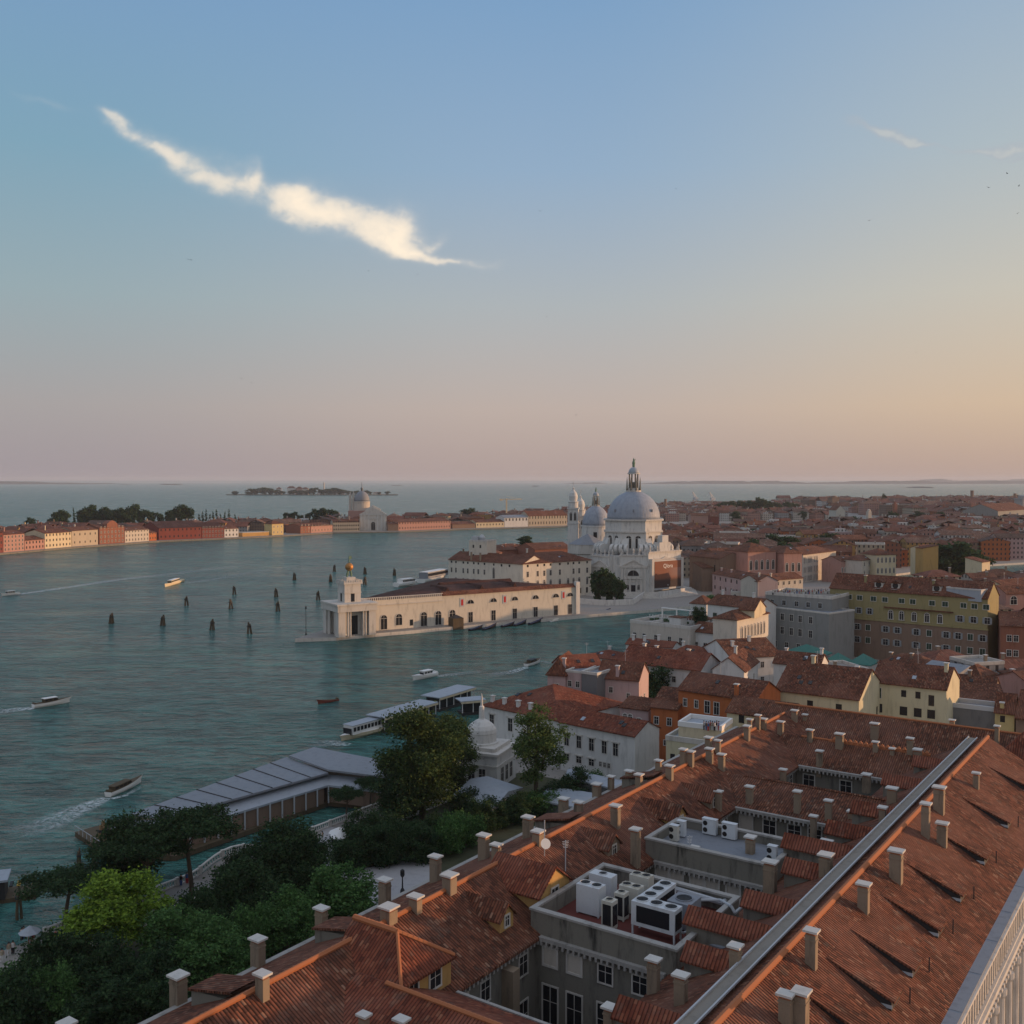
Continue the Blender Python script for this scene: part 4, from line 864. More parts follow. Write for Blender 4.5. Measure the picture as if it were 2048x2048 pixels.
def blind(x,y,z,w_,h,rz):
    k=('bl',w_,h)
    if k not in WIN:
        m=MB(); f=.2
        m.box(-w_/2-f,-.09,-f,w_/2+f,.02,0); m.box(-w_/2-f,-.09,h,w_/2+f,.02,h+f); m.box(-w_/2-f,-.09,0,-w_/2,.02,h); m.box(w_/2,-.09,0,w_/2+f,.02,h); m.box(-w_/2,-.02,0,w_/2,.02,h,1)
        WIN[k]=m.mesh('blind_window',['stone','pale'])
    inst(None,WIN[k],'blind_window',(x,y,z),rz,PB)
for i,y in enumerate((48.5,46.0,42.9,39.6)):
    (blind if i<2 else lambda *a:pw(*a[:5],'frame',a[5]))(75.18,y,17.1,1.3,1.5,R(-90))
    pw(75.18,y,11.6,1.5,3.6,'frame',R(-90)); pw(75.18,y,6,1.5,3.6,'frame',R(-90))
for i,y in enumerate((48.6,46.9,44.6,42.9,40.6)): blind(97.17,y,16.9,1.3,1.9,R(-90)); blind(97.17,y,12,1.3,3,R(-90))
for i,y in enumerate((48.3,45.3,42.2,39.7)): (blind if i==0 else lambda *a:pw(*a[:5],'frame',a[5]))(119.47,y,16.7,1.5,1.8,R(-90)); pw(119.47,y,11,1.5,3,'frame',R(-90))
for y in(48.2,43): pw(142.27,y,16.4,1.5,1.8,'frame',R(-90))
for x in(64.6,67.6,73.2): pw(x,50.08,16.6,1.2,1.7,'frame',0); pw(x,50.08,11,1.3,3.2,'frame',0)
for x in(90,93,95.6,108,111,114,117,134,137,140): pw(x,50.08,16.8,1.1,1.6,'frame',0)
MB().box(70.0,48.9,GZ,71.0,50.1,18.4).build('flue',['chim'],PB)
# ridge tiles
def ridge(p,q,r=.2,mt='terracotta'):
    p=Vector(p); q=Vector(q); n=max(2,int((q-p).length/.45)); m=MB()
    for i in range(n):
        a=p+(q-p)*(i/n); b=p+(q-p)*((i+1.08)/n); m.tube(a,b,r*.92,6,r2=r*1.08)
    return m.build('ridge_tiles',[mt],PB)
ridge((X0_,56.9,23.3),(156,56.9,23.3),.24); ridge((X0_,26.5,25.0),(151,26.5,25.0),.26)
for i,(p,r_,q_,z_) in enumerate(WX): ridge((r_,33 if i<3 else 22,z_),(r_,51 if i<3 else 60,z_),.2,'terracotta' if i!=1 else 'tile_dark')
# pierced crest on the fourth wing
m=MB()
for i in range(18):
    y=33.5+i*.75; m.lathe(147.3,y,[(.30,22.2),(.34,22.5),(.05,22.85)],6)
m.box(147.0,33,22.1,147.6,47,22.35); m.build('crest',['terracotta'],PB)
# walkway beside the right ridge
m=MB(); m.box(52,27.8,24.62,150.5,28.75,24.7,0); m.box(52,27.68,24.7,150.5,27.8,24.86,1); m.box(52,28.75,24.7,150.5,28.87,24.86,1)
for i in range(33): m.box(52+i*3,27.9,23.9,52.15+i*3,28.65,24.62,0)
m.build('walkway',['plank','metal_grey'],PB)
# dormers
def gdormer(ac,w_,yf,yb,ze,zr,sgn,win=(.7,1.1),mt='tile',wall='chim',ov=.25,front='frame'):
    """gabled dormer, ridge along y from front yf to back yb; sgn -1 front faces -y, +1 faces +y"""
    k=(zr-ze)/(w_/2); o=.3; t=.16
    D=MB(); e=ze-o*k
    prof=[(ac-w_/2-o,e),(ac,zr),(ac+w_/2+o,e),(ac+w_/2+o,e-t),(ac,zr-t),(ac-w_/2-o,e-t)]
    d=D.ext(prof,'y',yf+sgn*ov,yb).build('dormer',[mt],PB)
    m=MB(); m.box(ac-w_/2,min(yf,yb),ze-4.0,ac+w_/2,max(yf,yb),ze); m.face([(ac-w_/2,yf,ze),(ac+w_/2,yf,ze),(ac,yf,zr-.1)][::1 if sgn<0 else -1]); m.build('dormer_wall',[wall],d)
    if win and sgn<0: inst(None,win_mesh(win[0],win[1],front),'dormer_window',(ac,yf-.01,ze-win[1]-.15),0,d)
    return d
# hipped roof house on the left slope
a0,a1,yf,ze=57.2,63.2,50.2,22.2
d=MB(); o=.35; c4=[(a0-o,yf-o,ze-.1),(a1+o,yf-o,ze-.1),(a1+o,57.2,ze-.1),(a0-o,57.2,ze-.1)]; r0=(60.2,53.2,24.4); r1=(60.2,58.0,24.4)
d.face([c4[0],c4[1],r0]); d.face([c4[1],c4[2],r1,r0]); d.face([c4[3],c4[0],r0,r1]); d.face([c4[2],c4[3],r1])
for a,b in zip(c4,c4[1:]+c4[:1]): d.face([(a[0],a[1],a[2]-.2),(b[0],b[1],b[2]-.2),b,a])
d=d.build('dormer',['tile_red'],PB); MB().box(a0,yf,18,a1,57.3,ze-.15).build('dormer_wall',['ochre'],d)
MB().box(a0-.03,yf+.02,18,a0,57.3,ze-.2).build('dormer_cheek',['pale'],d)
inst(None,win_mesh(1.3,1.3,'frame'),'dormer_window',(61.2,yf-.01,20.4),0,d); inst(None,win_mesh(1.0,1.6,'frame'),'dormer_window',(58.6,yf-.01,20.1),0,d)
ridge((60.2,53.2,24.4),(60.2,57.8,24.4),.26); ridge((57.0,50.0,22.15),(60.2,53.2,24.4),.16); ridge((63.4,50.0,22.15),(60.2,53.2,24.4),.2)
gdormer(72.6,2.0,51.4,56.5,21.9,22.9,-1,(.6,.9),wall='ochre')
gdormer(79.6,5.2,50.9,57.5,22.2,24.1,-1,(1.1,1.8),mt='tile_red',wall='ochre')
gdormer(93.2,2.4,52.2,57.5,21.9,23.0,-1,(.7,.9))
gdormer(106.2,2.6,50.8,56.5,21.7,22.9,-1,(.9,1.2),wall='ochre')
gdormer(115.6,2.4,50.8,55.6,21.4,22.5,-1,(.8,1.0))
for ac,yf in((63.0,34.6),(73.6,34.4),(79.9,37.2),(86.0,34.6),(95.6,34.4),(102.2,36.9),(108.8,34.6),(117.2,34.4),(130.2,34.5),(141,33.5)):
    gdormer(ac,1.9,yf,28.9,22.75,23.6,1,None,mt='tile_red',wall='stone_dark')
# garden side low dormers on the left slope
for ac in(49.5,62.2,96,116): 
    m=MB(); m.ext([(ac-1.3,0),(ac+1.3,0),(ac+1.3,.15),(ac-1.3,.15)],'y',0,0.01)
    d=MB(); y0,y1=58.5,63.4
    d.face([(ac-1.4,y0,23.0),(ac-1.4,y1,21.9),(ac+1.4,y1,21.9),(ac+1.4,y0,23.0)]); d.face([(ac-1.4,y0,22.8),(ac+1.4,y0,22.8),(ac+1.4,y1,21.7),(ac-1.4,y1,21.7)])
    d.face([(ac-1.4,y0,22.8),(ac-1.4,y1,21.7),(ac-1.4,y1,21.9),(ac-1.4,y0,23.0)])
    d=d.build('dormer',['tile'],PB)
    m=MB(); m.ext([(59,22.2),(63.2,21.75),(63.2,20.3)],'x',ac-1.2,ac+1.2); m.build('dormer_wall',['stone_dark'],d)
# eyebrow dormers on the right slope
for ac in(70.4,76.4,82.4,91.0,99.8,111,124.3,139.8,60.5):
    y0,y1=24.4,19.6; z0=25-(26.5-y0)*.573; z1=z0-.40*(y0-y1); w_=2.6
    d=MB(); d.face([(ac,y0,z0+.03),(ac,y1-.2,z1),(ac+w_,y1-.2,z1),(ac+w_,y0,z0+.03)][::-1]); d.face([(ac,y0,z0-.13),(ac,y1-.2,z1-.16),(ac+w_,y1-.2,z1-.16),(ac+w_,y0,z0-.13)])
    d.face([(ac,y0,z0-.13),(ac,y1-.2,z1-.16),(ac,y1-.2,z1),(ac,y0,z0+.03)]); d.face([(ac,y1-.2,z1-.16),(ac+w_,y1-.2,z1-.16),(ac+w_,y1-.2,z1),(ac,y1-.2,z1)])
    d=d.build('dormer',['tile'],PB)
    zr=25-(26.5-y1)*.573
    m=MB(); m.ext([(y0-.3,z0-.3),(y1+.05,z1-.17),(y1+.05,zr-.05)],'x',ac+.12,ac+w_-.12); m.build('dormer_wall',['metal_dark'],d)
    m=MB(); m.box(ac+.1,y1,z1-.62,ac+.16,y1+1.6,z1-.36); m.build('dormer_sill',['metal_grey'],d)
    MB().tube((ac+w_+.2,y1-.6,zr-.4),(ac+w_+.2,y1-.6,zr+.9),.05,5).build('vent_pipe',['metal_dark'],d)
# carved cornice of the square front, right edge
TT=Matrix.Translation((0,.45,0))
m=MB(TT); m.box(40,15.5,EZ-.15,152,16.5,EZ+.02); [m.box(46+i*7.3,15.49,EZ+.02,46.08+i*7.3,16.5,EZ+.05) for i in range(14)]; m.build('lead_gutter',['lead'],PB)
m=MB(TT); m.box(40,15.62,10,152,17.0,EZ-.152); m.build('frieze_wall',['stone'],PB)
m=MB(TT)
i=0; x=60
while x<150:
    m.box(x,15.42,17.0,x+.28,15.62,19.3); m.box(x+.5,15.5,17.1,x+.62,15.62,19.2); x+=1.0
m.box(40,15.3,19.1,152,15.62,19.34); m.box(40,14.95,16.3,152,15.62,16.75); m.box(40,15.2,16.75,152,15.62,16.95)
x=60
while x<150: m.box(x,14.8,16.0,x+.5,15.2,16.297); x+=1.0
m.build('frieze',['stone'],PB)
MR=Matrix.Rotation(R(90),4,'X'); m=MB()
x=60.86
while x<150:
    T_=Matrix.Translation((x,16.05,17.5))@MR; m.T=T_; m.lathe(0,0,[(.11,0),(.11,.06)],8); x+=1.0
m.build('oculus_row',['glass'],PB)
m=MB(TT); x=60
while x<150: m.lathe(x,15.1,[(.42,8),(.38,15.2),(.55,15.5),(.55,16.0)],10); x+=3.6
m.build('half_columns',['stone'],PB)
# small hipped end roof
d=MB(); c4=[(151,18,20.5),(160,18,20.5),(160,27,20.5),(151,27,20.5)]; ap=(155.5,22.5,25.6)
for a,b in zip(c4,c4[1:]+c4[:1]): d.face([a,b,ap])
d.build('roof',['tile_red'],PB); MB().box(151.2,18.2,GZ,159.8,26.8,20.45).build('wall',['brown'],PB)
# chimneys: stem foot and cap as seen, carried to the roof surface
def roofz(a,b):
    y=-b; z=GZ
    def gab(p,r_,q_,zr): 
        lo,hi=min(p,q_),max(p,q_)
        if not lo<=y_<=hi: return -9
        return EZ+(zr-EZ)*(1-(abs(y_-r_)/(abs(p-r_) if (y_-r_)*(p-r_)>0 else abs(q_-r_))))
    y_=y; z=max(z,gab(YL[0],YL[1],YL[2],YL[3]),gab(YR[0],YR[1],YR[2],YR[3]))
    y_=a
    if 30<y<54:
        for p,r_,q_,zr in WX[:3]: z=max(z,gab(p,r_,q_,zr))
        if 75.2<a<88.2 or 97.2<a<105.6: z=max(z,20.2)
    if 20<y<62: z=max(z,gab(*WX[3]))
    return z
def solve(px,py):
    z=26.0
    while z>19.0:
        x,y=at(px,py,z); p=Vector((x,y)); a=p.dot(UX); b=p.dot(VX)
        if roofz(a,b)>=z: return a,b,z,y
        z-=.05
    x,y=at(px,py,19.5); p=Vector((x,y)); return p.dot(UX),p.dot(VX),19.5,y
CH_=[(357,1949,2009,40),(525,1946,1997,36),(516,1876,1935,38),(134,2044,2100,36),(643,1815,1875,33),(769.5,1758,1814,32),(777.5,1812,1843,40),(831,1791,1823,34),(871,1711.6,1765,30),(899,1748,1784.5,34),
(967.6,1669,1720.7,30),(992.6,1688,1721,25),(1076,1661,1689,27),(1157,1603,1629,24),(1231,1610,1655,26),(1271,1657,1732.5,24),(1056,1633,1677,28),(1127,1596,1621,26),(1193.6,1567,1595,22),(1222,1552,1583,17),
(1258,1541,1573,20),(1278,1548,1576,18),(1317,1520,1552,17),(1339,1530.5,1560,21),(1366,1497.5,1533,16),(1381,1502,1533,19),(1419,1496.5,1527,20),(1417,1474,1500,18),(1436,1480,1509,15),(1443,1507.7,1542,19),
(1494,1451,1482,16),(1499,1438,1464,13),(1516,1429.5,1460,13),(1527,1437,1460,15),(1561,1442.5,1473,17),(1589,1420,1445,16),(1610,1428.5,1442,11),(1620,1459,1486,16),(1679,1466.7,1497.5,22),(1639,1501,1533,16),
(1749,1446,1480,21),(1751,1483,1505,15),(1784.5,1498.7,1511,12),(1499,1572,1608,20),(1437,1581.5,1620.8,18),(1594.6,1581.5,1627,18),(1656.7,1600,1643.6,19),(1704.5,1625,1639,23),(1765,1613.5,1643.6,19),(1784,1575,1608,27),
(1627,1631,1655,18),(1500.5,1672.5,1718,24),(1652.5,1681,1705,30),(1616,1700.5,1719,22),(1651.5,1707.7,1752,34),(1566,1538,1563,17),(1820,1475.6,1509.7,17),(1835,1498,1532.5,20),(1952,1545,1578,17),(1878,1573,1625.6,30),
(1851,1606,1675,23),(1884,1645,1692,28),(1904,1444.5,1452,14),(1994,1458,1466,12),(1792,1699.7,1763,36),(1727,1766,1823,32),(1470.5,1890,1954,30),(1622.5,1859.5,1934,33),(1571,1986,2050,38),(1602,1981,2060,40),(1361.5,1948,2010,36),(1307,1917,1987,34),(1219,2012,2070,30),(728,2028,2070,28),(803,2037,2080,34),(1733,1555,1563,22),(1389,1696,1712,20),(1540,1722,1790,36)]
for i,(px,cyp,byp,wp) in enumerate(CH_):
    a,b,z,Yw=solve(px,byp-2); zt=zat(cyp,Yw*1.0)
    zt=min(max(zt,z+.9),z+5.2); wm=max(.75,min(1.7,wp/F*Yw*.9))
    m=MB(); st=wm*.36; sd_=st*(.75 if i%3 else .95)
    m.box(-sd_,-st,-1.6,sd_,st,zt-z-.32,0); m.box(-sd_*.86,-st*.86,zt-z-.32,sd_*.86,st*.86,zt-z-.12,2)
    m.box(-sd_-.16,-st-.16,zt-z-.12,sd_+.16,st+.16,zt-z+.04,1)
    if zt-z>2: m.box(-sd_-.05,-st-.05,(zt-z)*.72,sd_+.05,st+.05,(zt-z)*.72+.1,0)
    par=rL if b<-45 else rR
    o=m.build('chimney',['chim','chim_cap','terracotta'],par); o.location=(a,-b,z)
# things standing on the palace roofs
def onroof(px,py,z): 
    x,y=at(px,py,z); return (x,y,z)
def fanbox(label,px,py,L,W,Hh,mt,nf=0,grille=True,rz=0,z=20.23,open_=False,name='air_conditioner',cat='air conditioner',grp='air conditioning units on the palace terraces'):
    r=empty(name,label,cat,onroof(px,py,z),R(55)+rz,grp)
    m=MB(); lo=.8 if open_ else .12
    m.box(-L/2,-W/2,lo,L/2,W/2,Hh)
    for s in(-1,1):
        for t_ in(-1,1): m.box(s*(L/2-.1)-.07,t_*(W/2-.1)-.07,0,s*(L/2-.1)+.07,t_*(W/2-.1)+.07,lo)
    m.build('casing',[mt],r)
    if grille:
        m=MB(); m.box(-L/2-.02,-W*.38,lo+.35,-L/2,W*.38,Hh-.3); m.build('side_grille',['glass'],r)
        m=MB(); m.box(-L*.42,-W/2-.02,lo+.3,L*.42,-W/2,Hh-.35); m.build('grille',['glass'],r)
    for i in range(nf):
        u=(i+.5)/nf-.5
        x_,y_=(L*u,0) if L>=W else (0,W*u)
        rr=min(L,W)*.40 if nf>1 else min(L,W)*.36; rr=min(rr,max(L,W)/nf*.45)
        m=MB(); m.lathe(x_,y_,[(rr,Hh+.004),(rr,Hh+.1),(rr*.9,Hh+.1),(rr*.9,Hh+.02)],16); m.build('fan_ring',[mt],r)
        m=MB(); m.lathe(x_,y_,[(rr*.88,Hh+.03),(rr*.88,Hh+.035)],16); 
        for k in range(4):
            a=k*math.pi/2; m.box(x_-.03+0,y_-.03,Hh+.04,x_+.03,y_+.03,Hh+.08)
        m.build('fan',['black'],r)
    return r
fanbox('tall pale enamel cooling cabinet nearest the gable on the plant terrace',1182,1826,1.3,2.4,2.7,'ac_white',2,False)
fanbox('tall pale cabinet behind the nearest one on the plant terrace',1206,1797,1.2,2.4,2.4,'ac_white',1,False)
fanbox('cream cabinet against the far parapet of the plant terrace',1283,1799,1.2,2.0,2.4,'ac_cream',2,False)
fanbox('cream cabinet in the middle of the plant terrace',1263,1824,1.2,2.0,2.5,'ac_cream',2,False)
fanbox('slim condenser with a black coil in the middle of the terrace',1243,1838,1.0,1.0,2.5,'ac_cream',1)
fanbox('slim condenser with a black coil closest to the near parapet',1219,1857,1.0,1.1,2.6,'ac_cream',1)
fanbox('long white chiller with three black fans parallel to the near parapet',1313,1872,1.5,4.2,2.9,'ac_white',3,True,open_=True)
fanbox('long white chiller with three black fans set crosswise behind the other',1316,1832,4.4,1.5,2.5,'ac_white',3,True)
fanbox('blue grey open topped cooler box with pipes at the terrace corner',1368,1850,2.4,2.2,2.4,'lead',1,False)
for lab,px,py,rz in(('white twin fan unit by the far parapet of the grey terrace',1420,1669,0),('white twin fan unit right of its twin on the grey terrace',1459,1678,0),('upright grey unit at the left corner of the grey terrace',1363,1673,0),('cream upright unit inside the left parapet of the grey terrace',1349,1682,0),('white unit near the right end of the grey terrace',1545,1725,0)):
    r=empty('air_conditioner',lab,'air conditioner',onroof(px,py,20.73),R(55),'air conditioning units on the palace terraces')
    W2=1.6 if 'twin' in lab else .9
    MB().box(-.3,-W2/2,.1,.3,W2/2,1.75).build('casing',['ac_white' if 'cream' not in lab else 'ac_cream'],r)
    m=MB(); 
    for zz in(.55,1.3):
        m.T=Matrix.Translation((-.3,W2*.28,zz))@Matrix.Rotation(R(-90),4,'Y'); m.lathe(0,0,[(.27,0),(.27,.03)],12)
    m.build('fan',['black'],r)
    MB().box(-.35,-W2/2-.05,1.75,.35,W2/2+.05,1.8).build('lid',['ac_white'],r)
def pipes(label,pts,r_=.11,mt='metal_grey'):
    m=MB(); P=[Vector(onroof(*p)) for p in pts]
    for p,q in zip(P,P[1:]): m.tube(p,q,r_,8)
    o=m.build('pipe_run',[mt]); o['label']=label; o['category']='pipe'; o['group']='pipes of the plant terrace'
pipes('pair of fat insulated pipes along the far parapet of the plant terrace',[(1330,1771,21.2),(1446,1806,21.2),(1452,1800,21.2)],.25)
pipes('bent pale pipe falling beside the nearest left slope dormer',[(1395,1800,21.6),(1440,1800,21.6),(1462,1812,21.9),(1470,1826,21.4),(1486,1812,21.4)],.14)
pipes('blue grey pipe bracket round the cooler box corner',[(1392,1830,20.8),(1392,1856,20.8),(1366,1866,20.8),(1350,1860,20.8)],.1)
pipes('low pipe leaving the plant terrace under the dormer',[(1396,1880,21.0),(1470,1904,21.2)],.16,'lead')
def antenna(label,px,pyb,z,h,dish=False):
    r=empty('antenna',label,'antenna',onroof(px,pyb,z),R(20)); m=MB(); m.tube((0,0,0),(0,0,h),.05,6); m.build('mast',['metal_grey'],r)
    m=MB(); 
    if dish: m.T=Matrix.Translation((0,-.15,h*.35))@Matrix.Rotation(R(65),4,'X'); m.lathe(0,0,[(.05,0),(.35,.06),(.5,.16),(.52,.18)],14)
    else:
        for k in range(5): m.tube((-.35+.03*k,0,h-.15*k-.1),(.35-.03*k,0,h-.15*k-.1),.02,4)
    m.build('dish' if dish else 'aerial',['white_paint'],r)
antenna('thin white mast with a dish by the wide gabled dormer',1089,1712,22.6,3.6,True)
antenna('thin mast beside the left corner of the plant terrace',1131,1742,22.2,3.0)
antenna('short aerial above the left parapet of the grey terrace',1379,1694,21.6,1.2)
# ---------------------------------------------------------------- trees
def leaf_mat(name,c1,c2,c3):
    def fn(q,b):
        gn=q.n('ShaderNodeNewGeometry'); r_=gn.outputs['Random Per Island']
        cc=q.ramp(r_,[(0,c1),(.55,c2),(1,c3)])
        n=q.noise(gn.outputs['Position'],.45,3,.6); cc=q.mix(q.m('MULTIPLY',q.ss(n,.4,.65),.6),cc,c1)
        q.l(cc,b.inputs['Base Color'])
        tr=q.n('ShaderNodeBsdfTranslucent'); q.l(cc,tr.inputs[0]); mx=q.n('ShaderNodeMixShader'); mx.inputs[0].default_value=.25
        q.l(b.outputs[0],mx.inputs[1]); q.l(tr.outputs[0],mx.inputs[2]); q.l(mx.outputs[0],q.N['Material Output'].inputs['Surface'])
    return mat(name,c2,.8,spec=.15,fn=fn)
MT['leaf_dark']=leaf_mat('dark_evergreen_leaves',(0.020,0.042,0.019),(0.036,0.076,0.031),(0.065,0.118,0.043))
MT['leaf_mid']=leaf_mat('green_leaves',(0.044,0.097,0.030),(0.079,0.174,0.049),(0.135,0.257,0.074))
MT['leaf_lime']=leaf_mat('yellow_green_leaves',(0.078,0.143,0.019),(0.173,0.286,0.034),(0.313,0.441,0.055))
MT['leaf_brown']=leaf_mat('dark_olive_brown_leaves',(0.027,0.050,0.017),(0.057,0.095,0.026),(0.105,0.149,0.043))
MT['leaf_olive']=leaf_mat('loose_olive_leaves',(0.044,0.079,0.024),(0.088,0.142,0.042),(0.150,0.208,0.067))
MT['bark']=plaster('tree_bark',(.09,.07,.05),.5)
def crown_mesh(blobs,n,size,matn,seed,shell=.55,flat=1.0):
    r=random.Random(seed); m=MB(); wsum=sum(b[3]*b[3]*b[4] for b in blobs)
    for (x,y,z,rx,rz) in blobs:
        k=int(n*(rx*rx*rz)/wsum)
        # clumps inside each bough give light and dark masses
        cl=[]
        for _ in range(max(3,int(k/55))):
            t=r.uniform(0,2*math.pi); u=r.uniform(-1,1); rr=(r.uniform(shell,1))
            s=math.sqrt(1-u*u); cl.append((x+rx*rr*s*math.cos(t),y+rx*rr*s*math.sin(t),z+rz*rr*u))
        for _ in range(k):
            c=r.choice(cl); sp=rx*.30
            p=Vector((c[0]+r.gauss(0,sp),c[1]+r.gauss(0,sp),c[2]+r.gauss(0,sp*.7*flat)))
            a=Vector((r.gauss(0,1),r.gauss(0,1),r.gauss(0,.6))).normalized(); b=a.cross(Vector((r.gauss(0,1),r.gauss(0,1),r.gauss(0,1)))).normalized()
            s=size*r.uniform(.6,1.3); a*=s; b*=s*.6
            m.f.append([m.V(p-a),m.V(p-b),m.V(p+a),m.V(p+b)]); m.m.append(0)
    return m.mesh('crown',[matn])
def trunk_mesh(h,r0,limbs,lean=(0,0)):
    m=MB(); n=5; pts=[Vector((lean[0]*(i/n)**1.3,lean[1]*(i/n)**1.3,-.3+(h+.3)*i/n)) for i in range(n+1)]
    for i in range(n): m.tube(pts[i],pts[i+1],r0*(1-.5*i/n),8,r2=r0*(1-.5*(i+1)/n))
    for (z,dx,dy,dz) in limbs:
        t=z/h; b=Vector((lean[0]*t**1.3,lean[1]*t**1.3,z)); e=b+Vector((dx,dy,dz)); mid=b+Vector((dx,dy,dz))*.5+Vector((0,0,-.15*abs(dz)))
        m.tube(b,mid,r0*.38,6,r2=r0*.26); m.tube(mid,e,r0*.26,6,r2=r0*.08)
    return m.mesh('trunk',['bark'])
def rblobs(seed,n,R_,z0,z1,r_,fl=.75):
    r=random.Random(seed); o=[]
    for i in range(n):
        t=2*math.pi*i/n*2.4+r.uniform(-.4,.4); zz=z0+(z1-z0)*(i+.5)/n; k=math.sin(math.pi*(.12+.76*(i+.5)/n)); d=R_*k*r.uniform(.45,1)
        s=r_*r.uniform(.75,1.25); o.append((d*math.cos(t),d*math.sin(t),zz,s,s*fl))
    o.append((0,0,(z0+z1)/2,R_*.55,(z1-z0)*.36)); return o
LB=[(3,1.8,.8,2.2),(3.5,-1.6,1.2,2.4),(4.2,.6,-1.9,2.2),(4.8,-1,-1,2.2),(5.2,1.2,1.3,2)]
TRm={}
def tree_kind(k,crown,trunk): TRm[k]=(crown,trunk)
tree_kind('lime',crown_mesh(rblobs(1,22,4.6,3.4,9.4,1.5),15000,.20,'leaf_lime',1),trunk_mesh(6.5,.35,LB))
tree_kind('umbrella',crown_mesh([(4.2*math.cos(t)*(.5 if i%2 else 1),3.8*math.sin(t)*(.5 if i%2 else 1),9.3+.5*math.sin(3*t),1.7,.95) for i,t in enumerate([2*math.pi*j/14 for j in range(14)])]+[(0,0,9.9,2.2,1.1)],12000,.19,'leaf_dark',2,flat=.7),trunk_mesh(8.6,.34,[(6,2.6,.6,2.6),(6,-2.4,1,2.6),(6.4,.6,-2.4,2.4),(6.8,-1,2.4,2)],(1.0,.3)))
tree_kind('dark',crown_mesh(rblobs(3,20,3.8,1.6,8.2,1.6),13000,.19,'leaf_dark',3),trunk_mesh(5.5,.3,LB))
tree_kind('mid',crown_mesh(rblobs(4,20,3.9,1.8,7.6,1.6),13000,.19,'leaf_mid',4),trunk_mesh(5,.28,LB))
tree_kind('bush',crown_mesh(rblobs(5,14,3.4,.6,4.4,1.4),9000,.18,'leaf_dark',5),trunk_mesh(2.6,.2,[(1,.8,.4,1.2),(1.2,-.8,.3,1.1)]))
tree_kind('bushg',crown_mesh(rblobs(6,14,3.2,.6,4.2,1.4),9000,.18,'leaf_mid',6),trunk_mesh(2.6,.2,[(1,.8,.4,1.2),(1.2,-.8,.3,1.1)]))
tree_kind('big',crown_mesh(rblobs(7,34,6.0,3.0,17.2,2.3),24000,.23,'leaf_brown',7),trunk_mesh(12,.55,[(4,2.5,1,3),(5,-2.4,1.4,3),(6,.8,-2.6,3.4),(8,-1.5,-1.5,3),(9,1.6,1.8,3)]))
tree_kind('loose',crown_mesh(rblobs(8,26,5.0,4.5,16.6,1.5),9500,.22,'leaf_olive',8),trunk_mesh(13,.42,[(5,2.6,.8,4),(6,-2.6,1,4),(7,.8,-2.6,4),(9,-1.5,-1.5,4),(10,1.6,1.8,4)]))
tree_kind('far',crown_mesh(rblobs(9,12,4.2,2.5,9.5,2.0),2600,.55,'leaf_dark',9),trunk_mesh(5,.4,LB[:3]))
tree_kind('cypress',crown_mesh([(0,0,2+1.6*i,1.5-.14*i,1.2) for i in range(8)],1500,.4,'leaf_dark',10),trunk_mesh(2.5,.2,[]))
def tree(label,kind,x,y,s=1.0,sz=None,rz=None,group=None,cat='tree',name=None,z=1.3):
    c,t=TRm[kind]; r=empty(name or 'tree',label,cat,(x,y,z),random.uniform(0,6.28) if rz is None else rz,group)
    r.scale=(s,s,sz or s); inst(None,c,'crown',parent=r); inst(None,t,'trunk',parent=r); return r
G='trees of the royal garden'
tree('bright yellow green tree, the lightest crown in the garden','lime',*at(232,1925,1.3),1.25,1.02,group=G)
tree('stone pine with a flat crown over the quay left of the customs pier','umbrella',*at(385,1795,1.3),1.12,1.12,rz=2.6,group=G,name='pine_tree')
tree('leaning stone pine behind the yellow green tree','umbrella',*at(300,1812,1.3),1.0,.95,rz=4.4,group=G,name='pine_tree')
tree('dark dense tree left of the flat crowned stone pine','dark',*at(252,1800,1.3),1.15,1.25,group=G)
tree('low stone pine at the left quay beside the striped jetty','umbrella',*at(128,1856,1.3),.95,.68,rz=.4,group=G,name='pine_tree')
tree('round black green tree behind the bridge balustrade','dark',*at(482,1850,1.3),1.05,.95,group=G)
tree('dark round tree right of the bridge balustrade','dark',*at(560,1790,1.3),1.2,1.1,group=G)
tree('second dark tree close behind the bridge end','dark',*at(610,1775,1.3),1.0,.95,group=G)
tree('fresh green tree by the gravel court left of the tall chimney','mid',*at(680,1868,1.3),1.2,1.05,group=G)
tree('fresh green tree leaning over the roof edge below the gravel court','mid',*at(575,1905,1.3),1.0,.9,group=G)
tree('green tree under the yellow green crown, right side','mid',*at(352,1945,1.3),1.15,.95,group=G)
tree('green bushy tree between two tall chimneys at the roof edge','mid',*at(430,1975,1.3),1.1,.85,group=G)
tree('large tree with olive brown leaves, tallest at the landing stage','big',*at(845,1640,1.3),1.16,1.06,group=G)
tree('smaller dark tree in front of the tall olive brown tree','dark',*at(800,1655,1.3),1.1,1.2,group=G)
tree('dark tree joined to the right of the tall olive brown tree','big',*at(905,1600,1.3),.8,.82,group=G)
tree('feathery tree with gaps in its crown before the white office','loose',*at(1072,1612,1.3),1.1,1.05,group=G)
tree('small pine on the quay promenade, nearer one','umbrella',*at(692,1640,1.3),.55,.5,group=G,name='pine_tree')
tree('small pine on the quay promenade, farther one','umbrella',*at(740,1612,1.3),.5,.48,group=G,name='pine_tree')
rr=random.Random(5)
bl=['along the dark lower garden','under the garden wall','near the bottom left corner','behind the roof edge','beside the gravel court','by the pavilion lawn']
